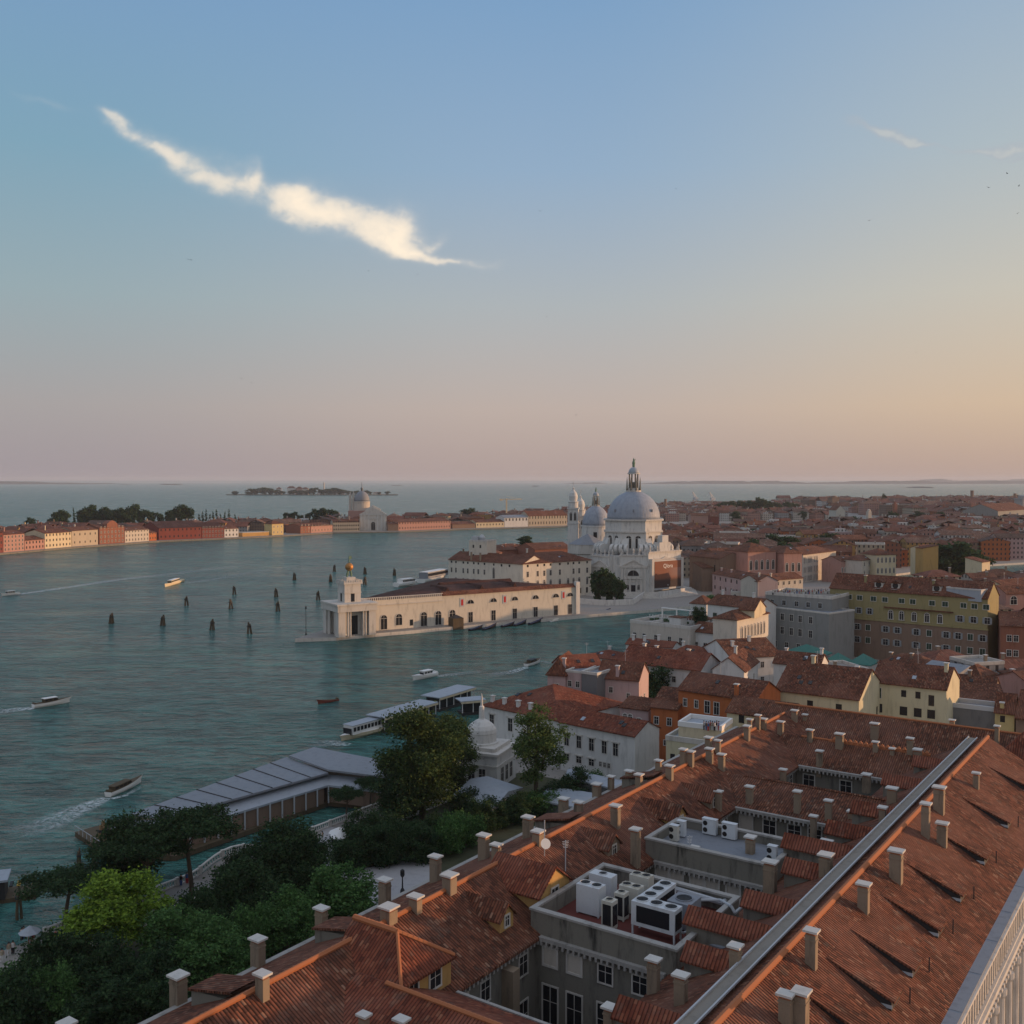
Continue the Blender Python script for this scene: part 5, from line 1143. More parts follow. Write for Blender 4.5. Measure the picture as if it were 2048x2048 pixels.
spots=[(90,2000),(140,1985),(195,2000),(120,2040),(60,2060),(190,2060),(255,2030),(310,1998),(20,2040),(385,1905),(450,1915),(515,1880),(330,2045),(500,1930),
 (700,1735),(745,1722),(790,1725),(845,1716),(900,1705),(720,1700),(770,1690),(820,1690),(880,1680),(930,1690),(965,1660),(1000,1650),(940,1640),(1030,1640),(1085,1625),(1120,1610),(560,1850),(630,1810),(1150,1590),(1180,1580),(480,1790),(500,1850),(415,1870)]
for i,(px,py) in enumerate(spots):
    g_=(i%5==3) or (880<px and py>1690)
    tree(f'{"fresh green" if g_ else "near black green"} shrub, {ordn(i+1)} from the start of the planting along the garden','bushg' if g_ else 'bush',*at(px,py,1.3),rr.uniform(.8,1.15),rr.uniform(.7,1.15) if py<1900 else rr.uniform(1.0,1.4),group='garden shrubs behind the palace roof',cat='shrub',name='shrub')
tree('reddish brown shrub at the bottom left corner by the white umbrella','bush',*at(38,2035,1.3),.7,.8,cat='shrub',name='shrub')
for i,(px,py,s_) in enumerate(((1198,1189,.95),(1217,1188,.9),(1233,1187,.75))): tree(['tallest','middle','lowest and rightmost'][i]+' dark tree between the seminary and the domed church','far',(px-1024)/F*498,498-i*3,s_*1.15,s_*1.9,group='dark trees between seminary and church',z=-2.2)
tree('round tree on the roof terrace behind the seminary','far',*at(1052,1112,8),1.2,.8,z=13)
tree('dark ivy mass in the yard between the mauve house and the orange house','bush',*at(1307,1420,3),1.6,2.4,cat='shrub',name='shrub')
tree('green hanging garden of the villa below the crowded roof terrace','bushg',*at(1432,1222,12),1.0,.6,cat='shrub',name='shrub',z=15)
tree('small dark tree on the terrace of the grey palazzo','bush',*at(1400,1245,17),.7,.9,z=17)
tree('dark hedge trees before the grey hotel wing','bush',*at(1590,1288,3),2.2,.9,cat='shrub',name='hedge')
# ---------------------------------------------------------------- garden floor, quay, balustrades
def sheet(name,poly,z,matn): MB().face([(*p,z) for p in poly]).build(name,[matn],kind='structure')
sheet('garden_soil',[ab(20,-66),ab(20,-116),ab(168,-116),ab(172,-66)],1.304,'soil')
sheet('gravel_court',[at(x,y,1.31) for x,y in ((640,1750),(672,1776),(760,1815),(800,1830),(900,1760),(870,1730),(800,1722),(740,1735),(690,1735))][::-1],1.312,'gravel')
sheet('gravel_path',[at(x,y,1.31) for x,y in ((655,1700),(640,1735),(668,1760),(690,1745),(685,1715),(672,1700))],1.309,'gravel')
sheet('gravel_path',[at(x,y,1.31) for x,y in ((630,1690),(650,1650),(720,1668),(690,1712),(650,1712))],1.306,'gravel')
sheet('gravel_path',[at(x,y,1.31) for x,y in ((0,1955),(40,1935),(90,1990),(60,2048),(0,2048))][::-1],1.308,'gravel')
sheet('garden_lane',[ab(20,-72),ab(20,-66.2),ab(150,-66.2),ab(150,-72)],1.307,'gravel')
def balus(label,a0,a1,b,z0=1.3,hump=None,step=.45):
    m=MB(PB.matrix_basis.copy() if False else Matrix.Rotation(R(55),4,'Z')); n=int((a1-a0)/step)
    f=lambda a: z0+(hump[2]*max(0,math.cos(math.pi*(a-hump[0])/hump[1]/2)) if hump and abs(a-hump[0])<hump[1] else 0)
    for i in range(n):
        a=a0+(i+.5)*step; z=f(a)
        if i%9==0: m.box(a-.22,-b-.2,z-.3,a+.22,-b+.2,z+1.15)
        else: m.lathe(a,-b,[(.07,z+.15),(.13,z+.4),(.06,z+.8),(.1,z+.88)],6)
    seg=max(1,int((a1-a0)/1.5))
    for i in range(seg):
        p=a0+(a1-a0)*i/seg; q_=a0+(a1-a0)*(i+1)/seg
        for lo,hi,t in((.0,.16,.18),(.88,1.05,.2)):
            zp,zq=f(p),f(q_)
            A=[(p,-b-t,zp+lo),(p,-b+t,zp+lo),(p,-b+t,zp+hi),(p,-b-t,zp+hi)]; B=[(q_,-b-t,zq+lo),(q_,-b+t,zq+lo),(q_,-b+t,zq+hi),(q_,-b-t,zq+hi)]
            for k in range(4): j=(k+1)%4; m.face([A[k],A[j],B[j],B[k]])
    o=m.build('balustrade',['stone']); o['label']=label; o['category']='balustrade'
balus('long white stone balustrade along the quay, humped over the little bridge',72,113,-124.0,hump=(102,6.5,1.7))
balus('white stone balustrade along the farther quay promenade',115,160,-124.0)
balus('stone balustrade between the promenade and the garden at the left',60,98,-116.2)
balus('stone balustrade of the garden beyond the bridge',118,158,-116.0)
MB(Matrix.Rotation(R(55),4,'Z')).ext([(95.5,1.3),(99,2.6),(102,3.0),(105,2.6),(108.5,1.3)],'y',119,123.7).build('stone_bridge',['paving'],label='low arched stone bridge on the quay beside the white balustrade',category='bridge')
# pavilion with the drum and little dome
px_,py_=at(962,1577,1.3); r=empty('garden_pavilion','white garden pavilion with a round drum, small dome and thin spire','pavilion',(px_,py_+5,1.3),R(-22))
MB().box(-5.2,-4.8,0,5.2,4.8,6.4).build('wall',['stone_white'],r)
m=MB(); m.box(-5.6,-5.2,6.4,5.6,5.2,6.9); m.box(-5.4,-5.0,4.3,5.4,5.0,4.6); m.box(-4.4,-4,6.9,4.4,4,7.6); m.build('cornice',['stone'],r)
for f_ in range(4): 
    for s in(-2.2,0,2.2): inst(None,win_mesh(1.3,2.9,'white'),'window',(5.22*math.sin(f_*math.pi/2)*1.0+s*math.cos(f_*math.pi/2),-4.84*math.cos(f_*math.pi/2)+s*math.sin(f_*math.pi/2),.9),f_*math.pi/2,r)
MB().lathe(0,0,[(3.3,7.6),(3.3,7.9),(2.9,8.0),(2.85,9.6),(2.95,9.7),(2.8,10.4),(2.3,11.1),(1.4,11.8),(.6,12.2),(.5,12.6)],24).build('drum',['stone_white'],r)
MB().lathe(0,0,[(.55,12.6),(.5,14.6),(.25,14.8),(.2,16.4),(.04,17.2)],10).build('spire',['stone_white'],r)
def tent(label,pts,z,zr,mt,name,cat):
    P=[Vector((*at(x,y,z),z)) for x,y in pts]; c=sum(P,Vector())/4
    a=(P[0]+P[3])/2; b=(P[1]+P[2])/2; a=Vector((a.x,a.y,zr)); b=Vector((b.x,b.y,zr))
    o=empty(name,label,cat,(c.x,c.y,1.3)); m=MB(Matrix.Translation(-Vector((c.x,c.y,1.3))))
    m.face([P[0],P[1],b,a]); m.face([P[2],P[3],a,b]); m.face([P[1],P[2],b]); m.face([P[3],P[0],a])
    for p,q in zip(P,P[1:]+P[:1]): m.face([(p.x,p.y,p.z-.3),(q.x,q.y,q.z-.3),q,p])
    m.build('roof',[mt],o)
    m=MB(Matrix.Translation(-Vector((c.x,c.y,1.3)))); Q=[(c+(p-c)*.9) for p in P]; m.prism([(p.x,p.y) for p in Q],1.3,z-.31); m.build('wall',['darkgrey'],o)
tent('blue grey metal pavilion roof with a raised gable before the white pavilion',[(905,1590),(985,1620),(1046,1575),(975,1552)],4.6,5.8,'lead_light','garden_shelter','shelter')
tent('low blue grey roof strip at the foot of the white office wing',[(1130,1553),(1248,1582),(1256,1564),(1140,1537)],4.6,5.2,'lead_light','low_shelter','shelter')
tent('pale blue low roof behind the feathery tree',[(1080,1600),(1190,1622),(1215,1590),(1100,1572)],4.0,4.4,'lead_light','low_shelter','shelter')
# ---------------------------------------------------------------- boat terminal and landing stages
BT=empty('boat_terminal','long grey metal roofed boat terminal on piles along the quay','building',(0,0,0),R(55))
Tw=Matrix.Rotation(R(-55),4,'Z')
def q3(px,py,z): return (*at(px,py,z),z)
m=MB(Tw); A_,B_,C_,D_=q3(263,1627,6),q3(573,1514,6),q3(657,1545,6),q3(329,1636,6)
E_,F_,G_,H_=q3(578,1511,6.6),q3(628,1494,6.6),q3(775,1522,6.6),q3(775,1554,6.6); C2=q3(657,1539,6.6)
m.face([A_,D_,C_,B_]); m.face([E_,C2,H_,G_,F_])
def fas(m,a,b,d=.35): m.face([(a[0],a[1],a[2]-d),(b[0],b[1],b[2]-d),b,a])
for a,b in((A_,D_),(D_,C_),(C2,H_),(E_,C2),(B_,A_)): fas(m,a,b)
m.build('roof',['lead'],BT)
m=MB(Tw)
for i in range(1,8):
    t=i/8; p=Vector(A_).lerp(Vector(B_),t); q_=Vector(D_).lerp(Vector(C_),t); m.tube(p+Vector((0,0,.06)),q_+Vector((0,0,.06)),.09,4)
m.build('roof_seams',['metal_dark'],BT)
Dc,Cc,Hc=q3(329,1640,5.2),q3(657,1549,5.2),q3(775,1560,5.2); D2,C3,H2=q3(352,1662,4.2),q3(657,1570,4.2),q3(775,1584,4.2); A2=q3(222,1655,4.4); A3=q3(262,1640,5.0)
m=MB(Tw); m.face([Dc,D2,C3,Cc]); m.face([Cc,C3,H2,Hc]); m.face([A2,D2,Dc,A3]); fas(m,D2,C3); fas(m,C3,H2); fas(m,A2,D2); m.build('canopy',['lead_light'],BT)
def inl(P,k=.93):
    c_=sum((Vector(p) for p in P),Vector())/len(P); return [tuple((c_+(Vector(p)-c_)*k).xy) for p in P]
MB(Tw).prism(inl([A_,D2,C3,B_],.95),.9,4.0).build('wall',['brown'],BT)
MB(Tw).prism(inl([E_,C3,H2,G_,F_],.93),.9,3.9).build('wall',['brown'],BT)
K1,K2=q3(150,1664,.9),q3(215,1706,.9)
MB(Tw).prism([K1[:2],K2[:2],q3(350,1712,.9)[:2],q3(657,1604,.9)[:2],q3(790,1612,.9)[:2],q3(640,1510,.9)[:2],q3(573,1545,.9)[:2]],.1,.9).build('deck',['wood'],BT)
for i in range(13):
    m=MB(Tw); p=Vector(D2).lerp(Vector(C3),i/12); m.box(p.x-.12,p.y-.12,.9,p.x+.12,p.y+.12,4.0); m.build('post',['metal_grey'],BT)
m=MB(Tw)
for i in range(9): 
    p=Vector(K1).lerp(Vector(K2),i/8); m.tube(p,p+Vector((0,0,1.1)),.05,4)
m.tube(Vector(K1)+Vector((0,0,1.1)),Vector(K2)+Vector((0,0,1.1)),.05,4); m.build('railing',['metal_grey'],BT)
def bricola(label,x,y,h=3.6,s=1.0,group='mooring pile clusters in the basin',lean=None,tint='wood'):
    r=empty('mooring_piles',label,'mooring piles',(x,y,0),rr.uniform(0,3),group)
    for k in range(3):
        a=k*2.09; m=MB(); m.tube((.75*s*math.cos(a),.75*s*math.sin(a),-1),(.22*s*math.cos(a),.22*s*math.sin(a),h*(1 if k==0 else .86)),.34*s,8,r2=.26*s); m.build('pile',[tint],r)
    m=MB(); m.lathe(0,0,[(.72*s,h*.62),(.70*s,h*.7)],10); m.build('iron_band',['metal_dark'],r)
BR=[(223,1247),(326,1251),(425,1260),(498,1267),(372,1211),(461,1217),(468,1189),(552,1194),(555,1222),(589,1160),(635.5,1200),(669,1143),(661,1164),(730,1148),(730,1169),(789,1151)]
LBL=['leftmost in the front line of the basin','second from the left in the front line','third from the left in the front line','rightmost in the front line left of the point','leftmost in the second line','middle of the second line','small one straight above the middle of the second line','upper one left of the lamp at the point','lower one left of the lamp at the point','lone one far out above the left of the point','closest one to the left of the tower','far one just left of the golden ball','one just below and left of the golden ball','upper of the pair right of the tower','lower of the pair right of the tower','rightmost one near the moored boats']
for (px,py),l in zip(BR,LBL): bricola('dark tarred pile cluster, '+l,*at(px,py,0),h=4.4 if py>1200 else 4.6,s=1.35)
bricola('yellow worn pile cluster at the near end of the boat terminal',*at(206,1694,0),h=4.2,s=1.1,group='pile clusters by the landing stages',tint='teak')
for i,(px,py) in enumerate(((158,1740),(188,1738),(37,1838))): bricola(['thin tall pile left of the terminal end','thin pile right of its neighbour left of the terminal','thick dark pile at the striped jetty'][i],*at(px,py,0),h=3.4 if i<2 else 4.5,s=.5 if i<2 else .6,group='pile clusters by the landing stages')
def stage(label,p,q_,wd,hh=3.6,ww='metal_grey'):
    a=Vector(at(*p,0)); b=Vector(at(*q_,0)); d=b-a; L=d.length; r=empty('landing_stage',label,'landing stage',(a.x,a.y,0),math.atan2(d.y,d.x),'water bus landing stages')
    MB().box(0,0,-.4,L,wd,.7).build('pontoon',['metal_dark'],r)
    MB().box(-.5,-.4,hh,L+.5,wd+.4,hh+.22,0).build('roof',['lead_light'],r)
    m=MB(); m.box(-.5,-.42,hh-.45,L+.5,-.4,hh+.05); m.build('fascia',['cream'],r)
    m=MB(); m.box(.8,.5,.7,L-.8,wd-.5,hh); m.build('waiting_room',['glass'],r)
    n=max(2,int(L/2.8))
    for i in range(n+1): MB().box(i*L/n-.08,0,.7,i*L/n+.08,.16,hh).build('post',['white_paint'],r)
    return r
stage('landing stage with a pale blue roof behind the moored water bus',(770,1466),(872,1434),5.2)
stage('farther landing stage with a white blue roof near the office corner',(880,1424),(948,1402),5.5)
stage('covered gangway stage right of the farther landing stage',(925,1432),(968,1428),4)
a=Vector(at(-62,1800,0)); r=empty('striped_jetty','jetty with yellow and black stripes and a white roof at the left edge','jetty',(a.x,a.y,0),R(20))
MB().box(-4,-3,-.3,9,1.5,.6).build('deck',['wood'],r); 
m=MB()
for i in range(12): m.box(-3+i,1.55,.4,-2.55+i,3.6,.72,0 if i%2 else 1)
m.build('stripes',['stripe_y','black'],r); MB().box(-5,-3.6,3.2,5.4,1.0,3.5).build('roof',['lead_light'],r); MB().box(-4.6,-3.2,.6,5,.6,3.2).build('shed',['metal_dark'],r)
# ---------------------------------------------------------------- boats
def hull_mb(L,B,Dh,sheer=.35,bowf=.35,rake=.6,sternw=.8,z0=-.25,mi=0,deck=1,n=12):
    m=MB(); S_=[]
    for i in range(n+1):
        t=i/n; hb=B/2*(sternw+(1-sternw)*min(1,t/.35)) if t<.35 else B/2*(1-((t-.35)/.65)**2.2)
        hb=max(hb,.02); zt=Dh+sheer*(t**2)*1.6; x=-L/2+L*t
        S_.append([m.V((x+rake*t*.0,-hb*.55,z0)),m.V((x,-hb*.95,z0+(zt-z0)*.5)),m.V((x+rake*t*t,-hb,zt)),m.V((x+rake*t*t,hb,zt)),m.V((x,hb*.95,z0+(zt-z0)*.5)),m.V((x,hb*.55,z0))])
    for a,b in zip(S_,S_[1:]):
        for k in (0,1,3,4): m.f.append([a[k],b[k],b[k+1],a[k+1]]); m.m.append(mi)
        m.f.append([a[2],b[2],b[3],a[3]]); m.m.append(deck)
    m.f.append(S_[0][::-1]); m.m.append(mi); return m
def boat(label,stern,bow,B=2.2,Dh=.9,hullm='white_paint',deckm='teak',cabin=None,name='motor_boat',cat='boat',group=None,top='white_paint',sheer=.3):
    a=Vector(at(*stern,0)); b=Vector(at(*bow,0)); d=b-a; L=d.length; c=(a+b)/2
    r=empty(name,label,cat,(c.x,c.y,0),math.atan2(d.y,d.x),group)
    hull_mb(L,B,Dh,sheer).build('hull',[hullm,deckm],r)
    if cabin:
        x0,x1,h=cabin; x0=-L/2+L*x0; x1=-L/2+L*x1; w_=B*.38
        m=MB(); m.ext([(-w_,Dh),(-w_*.9,Dh+h),(w_*.9,Dh+h),(w_,Dh)],'x',x0,x1); m.build('cabin',[deckm],r)
        m=MB(); k=max(2,int((x1-x0)/1.1))
        for i in range(k):
            for s in(-1,1): m.box(x0+(i+.15)*(x1-x0)/k,s*w_-.03,Dh+h*.35,x0+(i+.85)*(x1-x0)/k,s*w_+.03,Dh+h*.8)
        m.build('windows',['glass'],r); MB().box(x0-.2,-w_-.08,Dh+h,x1+.2,w_+.08,Dh+h+.1).build('cabin_roof',[top],r)
        m=MB(); m.box(x1+.25,-w_*.8,Dh,x1+.32,w_*.8,Dh+h*.7); m.build('windscreen',['glass'],r)
    m=MB(); m.box(-L/2+.1,-B*.3,Dh,-L/2+.5,B*.3,Dh+.35); m.build('stern_seat',[deckm],r)
    return r
boat('small white boat speeding left near the left edge, long wake behind',(38,1188.5),(4,1192),2.6,1.0,'white_paint','ac_cream',(.3,.7,1.2))
boat('sunlit orange white boat heading toward the pile clusters',(365,1163),(330,1174),3.4,1.3,'cream','cream',(.3,.75,1.6))
boat('white water taxi with a dark open stern at the left edge',(66,1416),(139,1404),2.3,1.0,'white_paint','wood',(.28,.62,1.0),name='water_taxi')
boat('long white water taxi with passengers passing the boat terminal',(216,1594),(282,1564),2.0,.9,'white_paint','wood',(.12,.6,.7),name='water_taxi',top='wood')
boat('white cabin boat in mid channel below the customs house',(872,1351),(826,1361),2.6,1.1,'white_paint','white_paint',(.25,.6,1.1))
boat('dark topped taxi leaving a bent wake near the canal mouth',(1052,1333),(1080,1324),2.2,.9,'white_paint','wood',(.2,.6,.8),name='water_taxi',top='metal_dark')
boat('slim red rowing boat below the white cabin boat',(676,1401),(636,1408),1.4,.5,'red','wood',None,name='rowing_boat',sheer=.5)
boat('broad flat barge with a beige cover moored at the tower',(764,1262),(678,1280),6.0,1.6,'white_paint','ac_cream',(.35,.75,1.2),name='barge',top='teak')
VB=boat('white water bus with a row of dark windows at the landing stage',(776,1455),(683,1482),4.2,1.1,'cream','white_paint',(.04,.86,2.1),name='water_bus',top='lead_light',sheer=.15)
boat('white excursion boat moored behind the customs house roof, left one',(792,1174),(832,1169),6,2,'white_paint','white_paint',(.2,.8,2))
boat('blue white ferry moored behind the customs house roof, right one',(842,1166),(892,1156),8,2.4,'white_paint','lead',(.1,.9,3.5),name='ferry')
for i,(s_,b_,l) in enumerate((((938,1262),(964,1258),'left in the first pair'),((966,1261),(992,1254),'right in the first pair'),((1003,1255),(1028,1251),'left in the middle pair'),((1028,1253),(1052,1247),'right in the middle pair'),((1058,1250),(1085,1243),'last before the small white boats'),((1185,1229),(1220,1224),'alone off the church pavement'))):
    boat('black gondola moored along the customs house quay, '+l,s_,b_,1.5,.55,'black','blue_cloth',None,name='gondola',group='gondolas along the customs house quay',sheer=.8)
boat('small white open boat at the customs house quay, left of two',(1102,1244),(1117,1241),1.7,.6,'white_paint','ac_cream'); boat('small white open boat by the end pier of the customs house',(1140,1238),(1156,1235),2.0,.7,'white_paint','ac_cream')
x,y=at(912,1258,0); r=empty('mooring_hut','dark tarred hut on piles against the customs house quay','hut',(x,y,0),ang1); MB().box(-2.4,-2,-.5,2.4,2,4.6).build('cladding',['wood'],r); MB().lathe(0,0,[(3.2,4.6),(.2,5.8)],4,ph=math.pi/4).build('roof',['metal_dark'],r)
# wakes
def foam_fn(q,b):
    n=q.noise(geo(q),1.1,5,.7,.5); u=q.n('ShaderNodeSeparateXYZ'); at_=q.n('ShaderNodeAttribute'); at_.attribute_name='w'; 
    al=q.m('MULTIPLY',q.ss(n,.36,.62),at_.outputs['Fac'],clamp=True); q.l(al,b.inputs['Alpha'])
MT['foam']=mat('wake_foam',(.60,.68,.69),.7,fn=foam_fn)
def wake(pts,w0,w1,st=.8):
    P=[Vector(at(x,y,.0)) for x,y in pts]; Q=[]
    for p,q_ in zip(P,P[1:]):
        for k in range(6): Q.append(p.lerp(q_,k/6))
    Q.append(P[-1]); m=MB(); V_=[]; W2=[]
    for i,p in enumerate(Q):
        t=i/(len(Q)-1); d=(Q[min(i+1,len(Q)-1)]-Q[max(i-1,0)]).normalized(); n=Vector((-d.y,d.x)); w_=(w0+(w1-w0)*t)/2
        V_.append([m.V((*(p+n*w_*s),.06)) for s in(-1,-.5,0,.5,1)]); a=st*(1-t)**.8*(min(1,t*12+.3)); W2+= [0,a,a*.8,a,0]
    for a,b in zip(V_,V_[1:]):
        for k in range(4): m.f.append([a[k],a[k+1],b[k+1],b[k]]); m.m.append(0)
    o=m.build('boat_wake',['foam'],kind='structure'); at_=o.data.attributes.new('w','FLOAT','POINT')
    for i,v in enumerate(W2): at_.data[i].value=v
wake([(20,1191),(100,1180),(240,1159),(360,1146),(520,1126)],5,16,1.0); wake([(360,1168),(420,1160),(520,1142),(700,1118)],4,12,.5)
wake([(72,1416),(30,1420),(-40,1428)],3,9,1.3); wake([(215,1596),(160,1618),(90,1650),(20,1672)],3,12,1.0); wake([(222,1598),(250,1592),(290,1570)],1.5,1.2,1.2)
wake([(870,1353),(920,1348),(980,1340)],3,7,.6); wake([(1055,1334),(1020,1345),(960,1352)],3,7,.9); wake([(1082,1323),(1100,1326),(1130,1322)],2,4,.6)
wake([(700,1490),(660,1486),(610,1490)],3,9,.8); wake([(-60,1010),(10,1009),(110,1007)],30,40,.9)
# ---------------------------------------------------------------- people
def person_proto():
    vs=[(0,0,.95),(0,0,1.25),(0,0,1.45),(0,0,1.55),(0,.01,1.66),(.1,0,.9),(.11,.02,.48),(.11,0,.05),(-.1,0,.9),(-.11,-.05,.48),(-.12,0,.05),(.2,0,1.42),(.25,.02,1.15),(.27,-.06,.9),(-.2,0,1.42),(-.26,.02,1.15),(-.27,-.08,.92)]
    ed=[(0,1),(1,2),(2,3),(3,4),(0,5),(5,6),(6,7),(0,8),(8,9),(9,10),(2,11),(11,12),(12,13),(2,14),(14,15),(15,16)]
    rd=[.15,.14,.15,.06,.105,.1,.07,.05,.1,.07,.05,.06,.045,.035,.06,.045,.035]
    me=bpy.data.meshes.new('person'); me.from_pydata(vs,ed,[]); o=bpy.data.objects.new('person',me); col.objects.link(o)
    mo=o.modifiers.new('skin','SKIN'); 
    for v,r_ in zip(me.skin_vertices[0].data,rd): v.radius=(r_,r_*.8)
    me.skin_vertices[0].data[0].use_root=True; o.modifiers.new('sub','SUBSURF').levels=1; return o
MT['skin_tone']=mat('skin',(.35,.2,.14),.7)
CL=[mat(n,c,.9) for n,c in(('white_shirt',(.6,.6,.58)),('black_clothes',(.02,.02,.025)),('blue_shirt',(.06,.12,.3)),('red_shirt',(.4,.05,.05)),('beige_clothes',(.35,.3,.22)))]
try:
    pp=person_proto(); pp.data.materials.append(MT['skin_tone'])
    dg=bpy.context.evaluated_depsgraph_get(); bm=bpy.data.meshes.new_from_object(pp.evaluated_get(dg)); bpy.data.objects.remove(pp)
except Exception as e:
    bm=MB().lathe(0,0,[(.1,0),(.2,.9),(.22,1.4),(.06,1.5),(.1,1.6),(.02,1.75)],8).mesh('person',['skin_tone'])
if not bm.materials: bm.materials.append(MT['skin_tone'])
def cloth(i):
    k=('cl',i)
    if k not in WIN:
        WIN[k]=(MB().lathe(0,0,[(.2,.92),(.19,1.1),(.21,1.35),(.16,1.47)],10,sy=.8).mesh('shirt',[CL[i]]),
          MB().lathe(.1,0,[(.08,.1),(.12,.9)],8).lathe(-.1,0,[(.09,.1),(.12,.9)],8).mesh('trousers',[CL[(i+1)%5]]))
    return WIN[k]
def person(label,x,y,z,i,group):
    o=inst(None,bm,'person',(x,y,z),rr.uniform(0,6.28)); o['label']=label; o['category']='person'; o['group']=group
    a,b=cloth(i%5); inst(None,a,'shirt',parent=o); inst(None,b,'trousers',parent=o)
    inst(None,WIN.setdefault('hair',MB().lathe(0,.02,[(.12,1.62),(.125,1.7),(.09,1.78),(.01,1.8)],8).mesh('hair',['black'])),'hair',parent=o)
cn=['white shirt','black clothes','blue shirt','red shirt','beige clothes']
for i,(px,py) in enumerate(((44,1882),(48,1879),(60,1893),(66,1890),(18,1912),(26,1909),(362,1772),(374,1768),(112,1886),(645,1684),(665,1690),(672,1696),(680,1702),(705,1675),(4,1925))):
    person(f'person in {cn[i%5]}, {ordn(i+1)} along the promenade from the left as scattered',*at(px,py,1.3),1.3,i,'people strolling on the garden promenade')
for i in range(26):
    px=1545+i*4.4+rr.uniform(-1,1); x,y=at(px,1186-rr.uniform(0,3),22.3); person(f'guest in {cn[i%5]} on the crowded hotel roof terrace, {ordn(i+1)} from its left end',x,y,21.52,i,'guests on the hotel roof terrace')
for i in range(8):
    x,y=at(1408+i*4.2,1456+(i%3),15); person(f'diner in {cn[i%5]} on the white railed roof terrace, {ordn(i+1)} from the left',x,y,14.6,i,'diners on the white railed terrace')
def umbrella(label,px,py,z,s,mt,group):
    r=empty('sun_umbrella',label,'umbrella',(*at(px,py,z),z),.3,group); MB().tube((0,0,0),(0,0,2.5),.05,6).build('pole',['metal_grey'],r); MB().lathe(0,0,[(1.7*s,2.1),(.05,2.9)],8).build('canopy',[mt],r)
for i in range(6): umbrella(['leftmost','second','third','fourth','fifth','rightmost'][i]+' faded pink umbrella on the canal terrace beyond the crowd',1478+i*13,1181,5.6,1.9,'pink_cloth','umbrellas on the canal terrace')
for i in range(3): umbrella(['left','middle','right'][i]+' bright red umbrella on the canal terrace beyond the crowd',1558+i*11,1183,5.6,2.0,'red_cloth','umbrellas on the canal terrace')
for i,(px,py) in enumerate(((678,1690),(681,1697))): umbrella(['upper','lower'][i]+' white umbrella of the garden kiosk',px,py,1.3,1.0,'white_paint','white umbrellas of the garden kiosk')
umbrella('small white umbrella on the promenade near the left edge',60,1897,1.3,.8,'lead_light','white umbrellas of the garden kiosk')
lamp('black lamp post in the gravel court',*at(805,1788,1.3),h=3.6)
# ---------------------------------------------------------------- island front across the wide canal
QL=[(-260,1128),(0,1107),(146,1094.5),(318,1082),(512,1074),(559,1071.5),(665,1065),(800,1063),(912,1058.5),(1134,1052.5),(1350,1048.5),(1700,1043.8)]
def yq(x):
    for (a,b),(c_,d_) in zip(QL,QL[1:]):
        if a<=x<=c_: return b+(d_-b)*(x-a)/(c_-a)
    return QL[-1][1]
PTS=[]   # occupied ground
def occupy(ox,oy,ang,L,W):
    c_,s_=math.cos(ang),math.sin(ang); i=0
    while i<=L:
        j=0
        while j<=W: PTS.append((ox+c_*i-s_*j,oy+s_*i+c_*j)); j+=5
        i+=5
for o in list(col.objects):
    if o.parent is None and o.type=='EMPTY' and o.get('category') in('house','building','palace') and o.name!='palace_block' and o.name.split('.')[0] not in('customs_house','boat_terminal','seminary'):
        ws=[c_ for c_ in o.children if c_.name.startswith('wall')]
        if ws:
            bb=ws[0].bound_box; occupy(o.location.x,o.location.y,o.rotation_euler.z,max(v[0] for v in bb),max(v[1] for v in bb))
def gh(label,x0,x1,yt,wall,dep=22,roof='gx',rh=3,off=5,**k):
    a=Vector(at(x0,yq(x0)-1.6,1.3)); b=Vector(at(x1,yq(x1)-1.6,1.3)); d=b-a; h=zat(yt,(a.y+b.y)/2)-1.3
    r_=house(label,a,math.atan2(d.y,d.x),d.length,dep,h,roof=roof,rh=rh,wall=wall,**k); occupy(a.x,a.y,math.atan2(d.y,d.x),d.length,dep); return r_,d.length,h
def wgrid(n,rows,h,fr='dark',w_=1.3,hh=2.0): return [('f',n,[h*(i+.35)/rows for i in range(rows)],w_,hh,fr)]
gh('red house cut by the left edge on the far island quay',-14,6,1066,'red',wins=wgrid(3,3,16))
gh('peach pink four storey house near the left edge of the island quay',7,49,1068,'rose',wins=wgrid(6,4,13.5,'frame'),chim=[(9,8,3)])
gh('low rose house between the peach and the yellow house on the island quay',50,89,1079.5,'rose',wins=wgrid(6,2,8),roofm='tile_dark')
gh('yellow four storey house with regular windows on the island quay',90,143,1065,'cream',wins=wgrid(8,3,13.5),chim=[(9,8,4)])
gh('grey brown warehouse with few windows on the island quay',144,196,1060,'beige',roofm='tile_dark',wins=wgrid(5,2,14))
bp,bl,bh=gh('brick palace with a big rounded gable on the island quay',199,249,1054,'brick',roofm='tile_dark',wins=wgrid(7,4,17,'frame'))
MB().ext([(bl*.28,bh-.5),(bl*.30,bh+3.2),(bl*.40,bh+5.2),(bl*.5,bh+6.2),(bl*.60,bh+5.2),(bl*.70,bh+3.2),(bl*.72,bh-.5)],'y',-.4,6).build('gable',['brick'],bp)
gh('pale grey row house with balconies on the island quay',250,298,1060,'pale',roofm='tile_dark',wins=wgrid(8,3,12,'frame'))
gh('small orange house left of the long red warehouse',298.5,313,1065,'orange',wins=wgrid(3,2,9))
gh('long dark red warehouse on the island quay',318,403,1055,'red',dep=40,rh=6,roofm='tile_maroon',wins=wgrid(10,2,13))
gh('bright red block at the right end of the long warehouse',404,448,1054.6,'red',dep=30,rh=5,roofm='tile_maroon',wins=wgrid(7,3,12.5,'frame'))
gh('white cottage pair right of the red block',449,477,1057,'white',wins=wgrid(4,2,9))
